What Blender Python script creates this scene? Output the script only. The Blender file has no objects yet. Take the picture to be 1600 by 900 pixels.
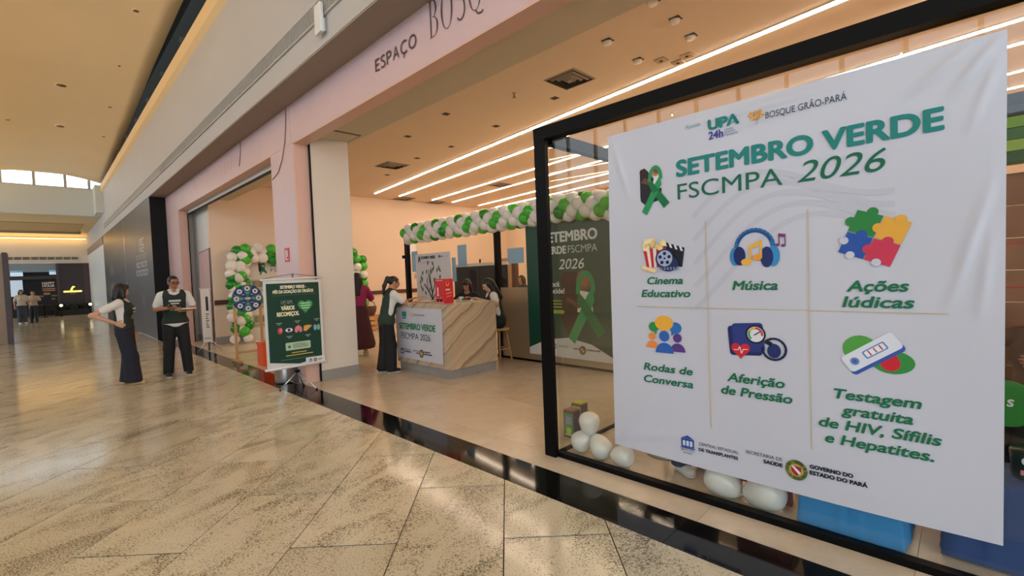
import bpy, bmesh, math, random
import numpy as np
from mathutils import Vector, Matrix

random.seed(7)
scene = bpy.context.scene
COL = scene.collection

# ------------------------------------------------------------------ camera
cam_data = bpy.data.cameras.new('camera')
cam = bpy.data.objects.new('camera', cam_data)
COL.objects.link(cam)
scene.camera = cam
cam_data.sensor_width = 36.0
cam_data.lens = 725.0 / 1600.0 * 36.0
cam_data.clip_start = 0.05
cam_data.clip_end = 300.0
_yaw, _pitch, _roll = math.radians(45.54), math.radians(-1.86), math.radians(-2.254)
_f = Vector((math.sin(_yaw) * math.cos(_pitch), math.cos(_yaw) * math.cos(_pitch), math.sin(_pitch)))
_r = Vector((math.cos(_yaw), -math.sin(_yaw), 0.0))
_u = _r.cross(_f)
_r2 = _r * math.cos(_roll) + _u * math.sin(_roll)
_u2 = -_r * math.sin(_roll) + _u * math.cos(_roll)
cam.matrix_world = Matrix(((_r2.x, _u2.x, -_f.x, 0.0), (_r2.y, _u2.y, -_f.y, 0.0),
                           (_r2.z, _u2.z, -_f.z, 1.55), (0, 0, 0, 1)))

# ------------------------------------------------------------------ world, exposure
world = bpy.data.worlds.new('daylight')
scene.world = world
world.use_nodes = True
world.node_tree.nodes['Background'].inputs[0].default_value = (0.74, 0.87, 1.0, 1)
world.node_tree.nodes['Background'].inputs[1].default_value = 3.5
scene.view_settings.view_transform = 'Standard'
scene.view_settings.look = 'None'
scene.view_settings.gamma = 1.0
scene.view_settings.use_curve_mapping = False
scene.view_settings.exposure = 0.0
LED_POWER = 29.0
VAULT_FILL_POWER = 24.0

# ------------------------------------------------------------------ materials
def lin(c):
    out = []
    for v in c[:3]:
        v = v / 255.0
        out.append(v / 12.92 if v <= 0.04045 else ((v + 0.055) / 1.055) ** 2.4)
    return tuple(out) + (1.0,)

MATS = {}
def mat(name, rgb=(200, 200, 200), rough=0.5, metal=0.0, spec=0.5, var=0.0, vscale=6.0, bump=0.0, bscale=60.0, emit=0.0, coat=0.0):
    if name in MATS:
        return MATS[name]
    m = bpy.data.materials.new(name)
    m.use_nodes = True
    nt = m.node_tree
    b = nt.nodes['Principled BSDF']
    col = lin(rgb)
    m.diffuse_color = col
    b.inputs['Base Color'].default_value = col
    b.inputs['Roughness'].default_value = rough
    b.inputs['Metallic'].default_value = metal
    b.inputs['Specular IOR Level'].default_value = spec
    if coat:
        b.inputs['Coat Weight'].default_value = coat
    if var > 0 or bump > 0:
        tc = nt.nodes.new('ShaderNodeTexCoord')
    if var > 0:
        n = nt.nodes.new('ShaderNodeTexNoise')
        n.inputs['Scale'].default_value = vscale
        n.inputs['Detail'].default_value = 5
        nt.links.new(tc.outputs['Object'], n.inputs['Vector'])
        r = nt.nodes.new('ShaderNodeValToRGB')
        r.color_ramp.elements[0].position = 0.3
        r.color_ramp.elements[1].position = 0.7
        r.color_ramp.elements[0].color = tuple(c * (1 - var) for c in col[:3]) + (1,)
        r.color_ramp.elements[1].color = tuple(min(1, c * (1 + var)) for c in col[:3]) + (1,)
        nt.links.new(n.outputs['Fac'], r.inputs['Fac'])
        nt.links.new(r.outputs['Color'], b.inputs['Base Color'])
    if bump > 0:
        n2 = nt.nodes.new('ShaderNodeTexNoise')
        n2.inputs['Scale'].default_value = bscale
        n2.inputs['Detail'].default_value = 3
        nt.links.new(tc.outputs['Object'], n2.inputs['Vector'])
        bp = nt.nodes.new('ShaderNodeBump')
        bp.inputs['Strength'].default_value = bump
        bp.inputs['Distance'].default_value = 0.02
        nt.links.new(n2.outputs['Fac'], bp.inputs['Height'])
        nt.links.new(bp.outputs['Normal'], b.inputs['Normal'])
    if emit > 0:
        b.inputs['Emission Color'].default_value = col
        b.inputs['Emission Strength'].default_value = emit
    MATS[name] = m
    return m

def emission(name, rgb, strength):
    m = mat(name, rgb, 0.5)
    b = m.node_tree.nodes['Principled BSDF']
    b.inputs['Base Color'].default_value = (0.8, 0.8, 0.8, 1)
    b.inputs['Emission Color'].default_value = lin(rgb)
    b.inputs['Emission Strength'].default_value = strength
    return m

def glass_mat(name, tint=(235, 240, 238), rough=0.0, ior=1.45, extra=0.0):
    m = bpy.data.materials.new(name)
    m.use_nodes = True
    nt = m.node_tree
    nt.nodes.clear()
    out = nt.nodes.new('ShaderNodeOutputMaterial')
    tr = nt.nodes.new('ShaderNodeBsdfTransparent')
    tr.inputs[0].default_value = lin(tint)
    gl = nt.nodes.new('ShaderNodeBsdfGlossy')
    gl.inputs['Roughness'].default_value = rough
    lw = nt.nodes.new('ShaderNodeLayerWeight')
    lw.inputs['Blend'].default_value = 0.5
    pw = nt.nodes.new('ShaderNodeMath'); pw.operation = 'POWER'; pw.inputs[1].default_value = 5.0
    nt.links.new(lw.outputs['Facing'], pw.inputs[0])
    fr = nt.nodes.new('ShaderNodeMath'); fr.operation = 'MULTIPLY_ADD'; fr.inputs[1].default_value = 0.9; fr.inputs[2].default_value = 0.028
    nt.links.new(pw.outputs[0], fr.inputs[0])
    mx = nt.nodes.new('ShaderNodeMixShader')
    ad = nt.nodes.new('ShaderNodeMath')
    ad.operation = 'ADD'
    ad.use_clamp = True
    ad.inputs[1].default_value = extra
    nt.links.new(fr.outputs[0], ad.inputs[0])
    nt.links.new(ad.outputs[0], mx.inputs[0])
    nt.links.new(tr.outputs[0], mx.inputs[1])
    nt.links.new(gl.outputs[0], mx.inputs[2])
    nt.links.new(mx.outputs[0], out.inputs[0])
    MATS[name] = m
    return m

def stone_mat(name, base, dark, light, scale=(1, 1, 1), rot=0.0, patch=1.2, speck=70.0, lo=0.42, hi=0.6, rough=0.15, wp=0.55, tone=0.10, warp=1.4):
    """polished stone: speckles gathered in drifting patches, every slab cut from another place"""
    m = bpy.data.materials.new(name)
    m.use_nodes = True
    nt = m.node_tree
    L = nt.links.new
    b = nt.nodes['Principled BSDF']
    b.inputs['Roughness'].default_value = rough
    tc = nt.nodes.new('ShaderNodeTexCoord')
    oi = nt.nodes.new('ShaderNodeObjectInfo')
    mul = nt.nodes.new('ShaderNodeMath'); mul.operation = 'MULTIPLY'; mul.inputs[1].default_value = 61.0
    L(oi.outputs['Random'], mul.inputs[0])
    add = nt.nodes.new('ShaderNodeVectorMath'); add.operation = 'ADD'
    L(tc.outputs['Object'], add.inputs[0]); L(mul.outputs[0], add.inputs[1])
    mp = nt.nodes.new('ShaderNodeMapping')
    mp0 = nt.nodes.new('ShaderNodeMapping')
    mp0.inputs['Rotation'].default_value = rot if isinstance(rot, tuple) else (0, 0, rot)
    mp.inputs['Scale'].default_value = scale
    L(add.outputs[0], mp0.inputs['Vector']); L(mp0.outputs[0], mp.inputs['Vector'])
    n1 = nt.nodes.new('ShaderNodeTexNoise')
    n1.inputs['Scale'].default_value = patch; n1.inputs['Detail'].default_value = 4; n1.inputs['Distortion'].default_value = warp
    L(mp.outputs[0], n1.inputs['Vector'])
    n2 = nt.nodes.new('ShaderNodeTexNoise')
    n2.inputs['Scale'].default_value = speck; n2.inputs['Detail'].default_value = 5; n2.inputs['Roughness'].default_value = 0.7
    L(mp0.outputs[0], n2.inputs['Vector'])
    mixf = nt.nodes.new('ShaderNodeMath'); mixf.operation = 'MULTIPLY_ADD'
    mixf.inputs[1].default_value = wp
    L(n1.outputs['Fac'], mixf.inputs[0]); 
    half = nt.nodes.new('ShaderNodeMath'); half.operation = 'MULTIPLY'; half.inputs[1].default_value = 1.0 - wp
    L(n2.outputs['Fac'], half.inputs[0]); L(half.outputs[0], mixf.inputs[2])
    rp = nt.nodes.new('ShaderNodeValToRGB')
    e = rp.color_ramp.elements
    e[0].position = lo; e[0].color = lin(base)
    e[1].position = hi; e[1].color = lin(dark)
    k = e.new((lo + hi) / 2); k.color = lin(light)
    L(mixf.outputs[0], rp.inputs['Fac'])
    # whole-slab tone
    hsv = nt.nodes.new('ShaderNodeHueSaturation')
    mr = nt.nodes.new('ShaderNodeMapRange')
    mr.inputs['To Min'].default_value = 1.0 - tone; mr.inputs['To Max'].default_value = 1.0 + tone * 0.6
    L(oi.outputs['Random'], mr.inputs['Value'])
    L(mr.outputs[0], hsv.inputs['Value'])
    L(rp.outputs['Color'], hsv.inputs['Color'])
    L(hsv.outputs['Color'], b.inputs['Base Color'])
    MATS[name] = m
    return m

def banded_stone(name, light, mid, dark, normal, rough=0.3):
    """sandstone cut across its layers: irregular bands stacked along a normal"""
    m = bpy.data.materials.new(name); m.use_nodes = True
    nt = m.node_tree; L = nt.links.new; b = nt.nodes['Principled BSDF']
    b.inputs['Roughness'].default_value = rough
    tc = nt.nodes.new('ShaderNodeTexCoord')
    dp = nt.nodes.new('ShaderNodeVectorMath'); dp.operation = 'DOT_PRODUCT'; dp.inputs[1].default_value = normal
    L(tc.outputs['Object'], dp.inputs[0])
    wob = nt.nodes.new('ShaderNodeTexNoise'); wob.inputs['Scale'].default_value = 1.6; wob.inputs['Detail'].default_value = 3
    L(tc.outputs['Object'], wob.inputs['Vector'])
    ph = nt.nodes.new('ShaderNodeMath'); ph.operation = 'MULTIPLY_ADD'; ph.inputs[1].default_value = 0.22
    L(wob.outputs['Fac'], ph.inputs[0]); L(dp.outputs['Value'], ph.inputs[2])
    n = nt.nodes.new('ShaderNodeTexNoise'); n.noise_dimensions = '1D'
    n.inputs['Scale'].default_value = 9.0; n.inputs['Detail'].default_value = 6; n.inputs['Roughness'].default_value = 0.62
    L(ph.outputs[0], n.inputs['W'])
    rp = nt.nodes.new('ShaderNodeValToRGB'); e = rp.color_ramp.elements
    e[0].position = 0.33; e[0].color = lin(dark); e[1].position = 0.68; e[1].color = lin(light)
    k = e.new(0.46); k.color = lin(mid)
    L(n.outputs['Fac'], rp.inputs['Fac']); L(rp.outputs['Color'], b.inputs['Base Color'])
    MATS[name] = m
    return m

# ------------------------------------------------------------------ mesh helpers
def world_off(p):
    v = Vector((0, 0, 0))
    while p is not None:
        v += p.location
        p = p.parent
    return v

def tag(o, label=None, cat=None, group=None, kind=None):
    if label: o['label'] = label
    if cat: o['category'] = cat
    if group: o['group'] = group
    if kind: o['kind'] = kind
    return o

def thing(name, label, cat, loc=(0, 0, 0), group=None, rz=0.0, kind=None):
    o = bpy.data.objects.new(name, None)
    o.empty_display_size = 0.1
    COL.objects.link(o)
    o.location = loc
    o.rotation_euler = (0, 0, rz)
    return tag(o, label, cat, group, kind)

class MB:
    """collects faces; build() links them as one mesh object"""
    def __init__(s):
        s.v = []; s.f = []; s.mi = []; s.cur = 0; s.smooth = []; s.sm = False
    def add(s, vs, fs):
        n = len(s.v)
        s.v += [tuple(float(c) for c in p) for p in vs]
        for f in fs:
            s.f.append([n + i for i in f]); s.mi.append(s.cur); s.smooth.append(s.sm)
        return s
    def box(s, x0, x1, y0, y1, z0, z1):
        x0, x1 = min(x0, x1), max(x0, x1); y0, y1 = min(y0, y1), max(y0, y1); z0, z1 = min(z0, z1), max(z0, z1)
        return s.add([(x0, y0, z0), (x1, y0, z0), (x1, y1, z0), (x0, y1, z0), (x0, y0, z1), (x1, y0, z1), (x1, y1, z1), (x0, y1, z1)],
                     [(0, 3, 2, 1), (4, 5, 6, 7), (0, 1, 5, 4), (1, 2, 6, 5), (2, 3, 7, 6), (3, 0, 4, 7)])
    def bbox(s, x0, x1, y0, y1, z0, z1, b=0.01):
        """box with chamfered edges"""
        x0, x1 = min(x0, x1), max(x0, x1); y0, y1 = min(y0, y1), max(y0, y1); z0, z1 = min(z0, z1), max(z0, z1)
        b = min(b, (x1 - x0) / 3, (y1 - y0) / 3, (z1 - z0) / 3)
        bm = bmesh.new()
        bmesh.ops.create_cube(bm, size=1)
        for v in bm.verts:
            v.co = ((x0 + x1) / 2 + v.co.x * (x1 - x0), (y0 + y1) / 2 + v.co.y * (y1 - y0), (z0 + z1) / 2 + v.co.z * (z1 - z0))
        bmesh.ops.bevel(bm, geom=list(bm.edges), offset=b, segments=2, affect='EDGES', profile=0.6)
        bm.verts.index_update()
        s.add([v.co[:] for v in bm.verts], [[v.index for v in f.verts] for f in bm.faces])
        bm.free()
        return s
    def prism(s, poly, fn0, fn1):
        """poly 2D points; fn0/fn1 map (u,v) to the two end faces"""
        n = len(poly)
        vs = [fn0(*p) for p in poly] + [fn1(*p) for p in poly]
        fs = [list(range(n))[::-1], list(range(n, 2 * n))] + [(i, (i + 1) % n, n + (i + 1) % n, n + i) for i in range(n)]
        return s.add(vs, fs)
    def tube(s, path, r, n=8, cap=True):
        P = [Vector(p) for p in path]
        rs = r if isinstance(r, (list, tuple)) else [r] * len(P)
        vs = []; up = None
        for i, p in enumerate(P):
            d = (P[min(i + 1, len(P) - 1)] - P[max(i - 1, 0)]).normalized()
            if up is None:
                up = d.orthogonal().normalized()
            up = (up - d * up.dot(d))
            up = up.normalized() if up.length > 1e-6 else d.orthogonal().normalized()
            w = d.cross(up)
            for k in range(n):
                a = 2 * math.pi * k / n
                vs.append(p + (up * math.cos(a) + w * math.sin(a)) * rs[i])
        fs = []
        for i in range(len(P) - 1):
            for k in range(n):
                fs.append((i * n + k, i * n + (k + 1) % n, (i + 1) * n + (k + 1) % n, (i + 1) * n + k))
        if cap:
            fs.append(list(range(n))[::-1]); fs.append([(len(P) - 1) * n + k for k in range(n)])
        sm = s.sm; s.sm = n > 6
        s.add(vs, fs); s.sm = sm
        return s
    def lathe(s, prof, centre=(0, 0, 0), n=20, axis=None):
        """prof [(r,z)] about z through centre"""
        vs = []; fs = []
        cx, cy, cz = centre
        for r, z in prof:
            for k in range(n):
                a = 2 * math.pi * k / n
                vs.append((cx + r * math.cos(a), cy + r * math.sin(a), cz + z))
        for i in range(len(prof) - 1):
            for k in range(n):
                fs.append((i * n + k, i * n + (k + 1) % n, (i + 1) * n + (k + 1) % n, (i + 1) * n + k))
        fs.append(list(range(n))[::-1]); fs.append([(len(prof) - 1) * n + k for k in range(n)])
        sm = s.sm; s.sm = True
        s.add(vs, fs); s.sm = sm
        return s
    def ball(s, c, r, nu=12, nv=8):
        rx, ry, rz = r if isinstance(r, (tuple, list)) else (r, r, r)
        vs = [(c[0], c[1], c[2] + rz)]
        for j in range(1, nv):
            t = math.pi * j / nv
            for k in range(nu):
                a = 2 * math.pi * k / nu
                vs.append((c[0] + rx * math.sin(t) * math.cos(a), c[1] + ry * math.sin(t) * math.sin(a), c[2] + rz * math.cos(t)))
        vs.append((c[0], c[1], c[2] - rz))
        fs = [(0, 1 + k, 1 + (k + 1) % nu) for k in range(nu)]
        for j in range(nv - 2):
            for k in range(nu):
                a = 1 + j * nu; b = a + nu
                fs.append((a + k, b + k, b + (k + 1) % nu, a + (k + 1) % nu))
        last = len(vs) - 1; a = 1 + (nv - 2) * nu
        fs += [(a + (k + 1) % nu, a + k, last) for k in range(nu)]
        sm = s.sm; s.sm = True
        s.add(vs, fs); s.sm = sm
        return s
    def mesh(s, name, mats, off=(0, 0, 0)):
        me = bpy.data.meshes.new(name)
        o = Vector(off)
        me.from_pydata([tuple(Vector(p) - o) for p in s.v], [], s.f)
        if not isinstance(mats, (list, tuple)):
            mats = [mats]
        for m in mats:
            me.materials.append(m)
        me.polygons.foreach_set('material_index', s.mi)
        me.polygons.foreach_set('use_smooth', s.smooth)
        me.update()
        return me
    def build(s, name, mats, parent=None, local=False):
        if parent is None:
            a = np.array(s.v)
            off = Vector(((a[:, 0].min() + a[:, 0].max()) / 2, (a[:, 1].min() + a[:, 1].max()) / 2, a[:, 2].min()))
        else:
            off = Vector((0, 0, 0)) if local else world_off(parent)
        o = bpy.data.objects.new(name, s.mesh(name, mats, off))
        COL.objects.link(o)
        if parent is None:
            o.location = off
        else:
            o.parent = parent
        return o

def box(name, m, x0, x1, y0, y1, z0, z1, parent=None, bev=0.0):
    b = MB()
    (b.bbox(x0, x1, y0, y1, z0, z1, bev) if bev else b.box(x0, x1, y0, y1, z0, z1))
    return b.build(name, m, parent)

def struct(o, label=None):
    o['kind'] = 'structure'
    if label: o['label'] = label
    return o

def inst(me, name, parent, loc=(0, 0, 0), rot=(0, 0, 0), scale=(1, 1, 1)):
    o = bpy.data.objects.new(name, me)
    COL.objects.link(o)
    if parent is not None:
        o.parent = parent
        o.location = Vector(loc) - world_off(parent)
    else:
        o.location = loc
    o.rotation_euler = rot
    o.scale = scale if isinstance(scale, (tuple, list)) else (scale,) * 3
    return o

def ngon(cx, cy, rx, ry=None, n=20, a0=0.0, a1=2 * math.pi, rot=0.0):
    ry = rx if ry is None else ry
    full = abs(a1 - a0 - 2 * math.pi) < 1e-6
    k = n if full else n + 1
    pts = []
    for i in range(k):
        a = a0 + (a1 - a0) * i / n
        x, y = rx * math.cos(a), ry * math.sin(a)
        pts.append((cx + x * math.cos(rot) - y * math.sin(rot), cy + x * math.sin(rot) + y * math.cos(rot)))
    return pts

def rrect(x0, y0, x1, y1, r, n=4):
    p = []
    for cx, cy, a in ((x1 - r, y1 - r, 0), (x0 + r, y1 - r, 90), (x0 + r, y0 + r, 180), (x1 - r, y0 + r, 270)):
        for i in range(n + 1):
            t = math.radians(a + 90 * i / n)
            p.append((cx + r * math.cos(t), cy + r * math.sin(t)))
    return p

INK = {}
def ink(rgb, rough=0.5):
    k = tuple(int(v) for v in rgb)
    if k not in INK:
        INK[k] = mat('ink_%02x%02x%02x' % k, k, rough, spec=0.3)
    return INK[k]

class Frame:
    """a printed plane: origin, right and up vectors; bend(u,v) lifts the print along the normal as the sheet does"""
    def __init__(s, o, u, v, bend=None):
        s.o = Vector(o); s.u = Vector(u).normalized(); s.v = Vector(v).normalized(); s.n = s.u.cross(s.v); s.bend = bend
    def at(s, a, b, lift=0.0):
        return s.o + s.u * a + s.v * b + s.n * (lift + (s.bend(a, b) if s.bend else 0.0))

class Print:
    """flat ink shapes lying on a Frame, one mesh, several inks"""
    def __init__(s, frame, lift=0.001, step=0.00025):
        s.fr = frame; s.l = lift; s.step = step; s.mb = MB(); s.mats = []; s.names = {}
    def col(s, rgb):
        m = ink(rgb)
        if m.name not in s.names:
            s.names[m.name] = len(s.mats); s.mats.append(m)
        s.mb.cur = s.names[m.name]
    def poly(s, pts, rgb):
        s.col(rgb)
        s.mb.add([s.fr.at(a, b, s.l) for a, b in pts], [list(range(len(pts)))])
        s.l += s.step
        return s
    def circ(s, x, y, r, rgb, ry=None, n=20, rot=0.0):
        return s.poly(ngon(x, y, r, ry, n, rot=rot), rgb)
    def rect(s, x0, y0, x1, y1, rgb, r=0.0):
        return s.poly(rrect(x0, y0, x1, y1, r) if r else [(x0, y0), (x1, y0), (x1, y1), (x0, y1)], rgb)
    def line(s, pts, w, rgb):
        for (a, b), (c, d) in zip(pts, pts[1:]):
            L = math.hypot(c - a, d - b) or 1e-6
            nx, ny = -(d - b) / L * w / 2, (c - a) / L * w / 2
            s.poly([(a + nx, b + ny), (a - nx, b - ny), (c - nx, d - ny), (c + nx, d + ny)], rgb)
            s.l -= s.step * 0.9
        s.l += s.step
        return s
    def build(s, name, parent, local=False):
        return s.mb.build(name, s.mats, parent, local)

# lettering is collected and set in type in one go at the end
TEXTS = []
def text(body, frame, x, y, h, rgb, parent, w=None, bold=0.0, shear=0.0, align='C', name='lettering', lift=0.0042, local=False, thick=0.0, tilt=0.0, matl=None):
    """x,y: baseline point (centre, left or right by align); h: capital height; w: forced width"""
    TEXTS.append(dict(body=body, fr=frame, x=x, y=y, h=h, rgb=rgb, parent=parent, w=w, bold=bold, shear=shear, align=align, name=name, lift=lift, local=local, thick=thick, tilt=tilt, matl=matl))

def set_type():
    tmp = []
    for t in TEXTS:
        c = bpy.data.curves.new('type', 'FONT')
        c.body = t['body']; c.size = 1.0; c.shear = t['shear']; c.resolution_u = 3 if t['h'] < 0.03 else 5
        o = bpy.data.objects.new('type', c)
        COL.objects.link(o)
        tmp.append(o)
    bpy.context.view_layer.update()
    dg = bpy.context.evaluated_depsgraph_get()
    for t, o in zip(TEXTS, tmp):
        me = bpy.data.meshes.new_from_object(o.evaluated_get(dg))
        n = len(me.vertices)
        if n == 0:
            continue
        co = np.empty(n * 3); me.vertices.foreach_get('co', co); co = co.reshape(n, 3)
        s = t['h'] / 0.682
        co *= s
        x0, x1 = co[:, 0].min(), co[:, 0].max()
        sx = t['w'] / (x1 - x0) if t['w'] else 1.0
        co[:, 0] = (co[:, 0] - x0) * sx
        W = (x1 - x0) * sx
        if t['align'] == 'C': co[:, 0] -= W / 2
        elif t['align'] == 'R': co[:, 0] -= W
        allf = [list(p.vertices) for p in me.polygons]
        # words a clear space apart are separate pieces of lettering
        groups = [allf]
        if t['h'] > 0.03 and ' ' in t['body']:
            iv = sorted((min(co[i, 0] for i in f), max(co[i, 0] for i in f), k) for k, f in enumerate(allf))
            groups = []; end = -1e9
            for lo_, hi_, k in iv:
                if lo_ - end > 0.16 * t['h'] * sx and lo_ > end: groups.append([])
                groups[-1].append(allf[k]); end = max(end, hi_)
            if len(groups) != len(t['body'].split()): groups = [allf]
        d = t['bold'] * t['h']
        nb_ = 16 if t['h'] > 0.04 else 8
        shifts = [(0, 0)] if d == 0 else [(0, 0)] + [(d * math.cos(2 * math.pi * q / nb_), d * .8 * math.sin(2 * math.pi * q / nb_)) for q in range(nb_)]
        ct, st = math.cos(t['tilt']), math.sin(t['tilt'])
        for faces in groups:
            used = sorted({i for f in faces for i in f}); remap = {i: k for k, i in enumerate(used)}
            fs = [[remap[i] for i in f] for f in faces]; cu_ = co[used]
            mb = MB()
            for k, (dx, dy) in enumerate(shifts):
                q = cu_ + np.array([dx, dy, 0])
                px = t['x'] + q[:, 0] * ct - q[:, 1] * st
                py = t['y'] + q[:, 0] * st + q[:, 1] * ct
                mb.add([t['fr'].at(a, b, t['lift'] + t['thick'] + 0.00008 * k) for a, b in zip(px, py)], fs)
            mb.build(t['name'], t['matl'] or ink(t['rgb']), t['parent'], t['local'])
        bpy.data.meshes.remove(me)
    for o in tmp:
        c = o.data
        bpy.data.objects.remove(o); bpy.data.curves.remove(c)
# ------------------------------------------------------------------ shared finishes
granite = stone_mat('beige_granite', (216, 203, 174), (98, 89, 76), (192, 177, 146), scale=(1.3, 0.6, 1.0), rot=math.radians(65),
                    patch=3.4, speck=95, lo=0.485, hi=0.595, rough=0.13, wp=0.30, tone=0.085, warp=0.9)
black_granite = stone_mat('black_granite', (16, 14, 14), (28, 25, 24), (19, 17, 16), patch=3, speck=200, lo=0.45, hi=0.7, rough=0.07)
black_granite.node_tree.nodes['Principled BSDF'].inputs['Specular IOR Level'].default_value = 0.35
porcelain = stone_mat('beige_porcelain', (214, 196, 172), (196, 176, 150), (206, 188, 163), patch=1.1, speck=9, lo=0.40, hi=0.66, rough=0.22, tone=0.03)
marble = banded_stone('banded_sandstone', (206, 188, 162), (186, 164, 136), (136, 112, 86), (-0.57, 0.57, 0.82))
grout = mat('grout', (70, 58, 44), 0.9)
pale_grout = mat('pale_grout', (150, 132, 110), 0.8)
pink = mat('pink_lacquer', (214, 186, 188), 0.35, var=0.03, vscale=1.5)
grey_paint = mat('grey_paint', (186, 184, 182), 0.6, var=0.02, vscale=1.0)
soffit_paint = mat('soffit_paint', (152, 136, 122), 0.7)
cream = mat('cream_paint', (236, 208, 158), 0.6)  # on the fascia ledge this cream carries the golden light in its colour
vault_paint = mat('warm_vault_paint', (238, 218, 182), 0.7, var=0.03, vscale=0.4)
white_wall = mat('white_wall', (222, 210, 194), 0.6, var=0.02, vscale=1.0)
peach_wall = mat('peach_wall', (234, 210, 186), 0.55, var=0.02, vscale=1.0)
shop_ceil = mat('shop_ceiling_paint', (230, 208, 180), 0.7, var=0.015, vscale=0.8)
base_grey = mat('grey_baseboard', (150, 146, 140), 0.4)
black_metal = mat('black_frame', (8, 8, 9), 0.45, spec=0.12)
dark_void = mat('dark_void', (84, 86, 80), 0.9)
steel = mat('steel', (170, 168, 164), 0.3, metal=1.0)
white_plastic = mat('white_plastic', (225, 224, 220), 0.4)
clear_glass = glass_mat('clear_glass', (250, 251, 249))
far_glass = glass_mat('far_glass', (245, 250, 250))
wood = mat('pale_wood', (196, 150, 100), 0.5, var=0.12, vscale=14)
dark_wood = mat('dark_wood', (84, 48, 34), 0.45, var=0.15, vscale=10)

# ------------------------------------------------------------------ concourse floor: diagonal granite slabs
def clip(poly, a, b, c):
    """keep a*x+b*y<=c"""
    out = []
    for i in range(len(poly)):
        p, q = poly[i], poly[(i + 1) % len(poly)]
        dp, dq = a * p[0] + b * p[1] - c, a * q[0] + b * q[1] - c
        if dp <= 0: out.append(p)
        if dp * dq < 0:
            t = dp / (dp - dq)
            out.append((p[0] + (q[0] - p[0]) * t, p[1] + (q[1] - p[1]) * t))
    return out

floor = struct(box('floor', grout, -9, 2.38, -8, 24.5, -0.06, -0.006), 'beige speckled granite concourse floor laid diagonally')
S2 = math.sqrt(2)
TW, TL = 0.625, 1.34
g = 0.0036; ge = 0.008
for i in range(-30, 8):
    c0 = -0.08 + TW * i
    for j in range(-6, 24):
        e0 = (2.67 if i % 2 == 0 else 3.36) + TL * (j - 2)
        q = []
        for cc, ee in ((c0 + g, e0 + ge), (c0 + TW - g, e0 + ge), (c0 + TW - g, e0 + TL - ge), (c0 + g, e0 + TL - ge)):
            q.append(((ee + cc) / S2, (ee - cc) / S2))
        q = clip(q, 1, 0, 2.378); q = clip(q, -1, 0, 2.6) if q else q
        q = clip(q, 0, 1, 20.4) if q else q; q = clip(q, 0, -1, -1.0 + 1.6) if q else q
        if len(q) < 3: continue
        cx = sum(p[0] for p in q) / len(q); cy = sum(p[1] for p in q) / len(q)
        # only what the concourse shows from around here
        if cx < -1.9 + 0 * cy or cx + cy < 0.9: continue
        MB().prism(q, lambda a, b: (a, b, -0.006), lambda a, b: (a, b, 0.0)).build('granite_slab', granite, floor)
# beyond: too fine to tell slabs apart
far_floor = struct(box('floor_far', granite, -9, 2.38, 20.42, 42, -0.06, 0.0), 'polished granite floor further down the concourse')
for k, (y0, x0, x1) in enumerate(((20.55, -1.2, 1.4), (25.8, -0.9, 1.3), (31.0, -1.5, 2.3))):
    box('dark_inlay', dark_wood, x0, x1, y0, y0 + 0.16, 0.0005, 0.002, far_floor)
wide_floor = struct(box('floor_side', granite, -9, -1.9, -8, 20.4, -0.006, -0.001), 'granite floor across the concourse')

# ------------------------------------------------------------------ black granite threshold
strip = struct(box('trim_1', grout, 2.38, 2.72, -4, 17.0, -0.06, -0.004), 'black polished granite border strip along the shopfront')
y = -4.37
while y < 16.9:
    MB().box(2.381, 2.719, max(y, -4) + 0.0015, min(y + 1.4, 17) - 0.0015, -0.004, 0.0).build('granite_slab', black_granite, strip)
    y += 1.4

# ------------------------------------------------------------------ shop floor
sfloor = struct(box('floor_shop', pale_grout, 2.72, 14, -6, 16.6, -0.06, -0.004), 'beige porcelain shop floor in square tiles')
xs = [2.721, 2.98] + [2.98 + k for k in range(1, 11)] + [14]
ys = [-6.0] + [0.19 + 0.99 * k for k in range(-6, 17)] + [16.6]
for a, b in zip(xs, xs[1:]):
    for c, d in zip(ys, ys[1:]):
        if d - c < 0.05: continue
        MB().box(a + 0.0012, b - 0.0012, c + 0.0012, d - 0.0012, -0.004, 0.0).build('floor_tile', porcelain, sfloor)

# ------------------------------------------------------------------ upper fascia, soffit, ledge
fas = struct(box('wall_upper', grey_paint, 2.38, 3.2, -8, 41, 4.20, 6.15), 'tall grey painted fascia above the shopfronts')
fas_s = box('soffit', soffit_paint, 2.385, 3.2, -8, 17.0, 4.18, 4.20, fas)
ledge = struct(MB().prism([(2.38, 6.15), (2.30, 6.22), (2.30, 6.50), (2.46, 6.50), (2.46, 6.15)], lambda a, b: (a, -8, b), lambda a, b: (a, 31, b)).build('trim_2', cream), 'ledge along the top of the fascia, golden light put into its cream')
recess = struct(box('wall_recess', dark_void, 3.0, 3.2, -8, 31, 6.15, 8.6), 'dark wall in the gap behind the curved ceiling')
grey_steel = mat('grey_green_steel', (96, 104, 98), 0.6)
k = 0
yy = 3.0
while yy < 26:
    b = MB().box(2.36, 3.0, yy, yy + 0.10, 6.70, 6.80).box(2.42, 2.49, yy, yy + 0.10, 6.50, 6.70)
    o = b.build('steel_bracket', grey_steel, recess)
    yy += 2.2
# pale duct seen in the gap
box('duct', mat('teal_duct', (128, 146, 140), 0.5), 2.50, 2.84, -6, 20, 6.52, 6.66, recess)

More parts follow.
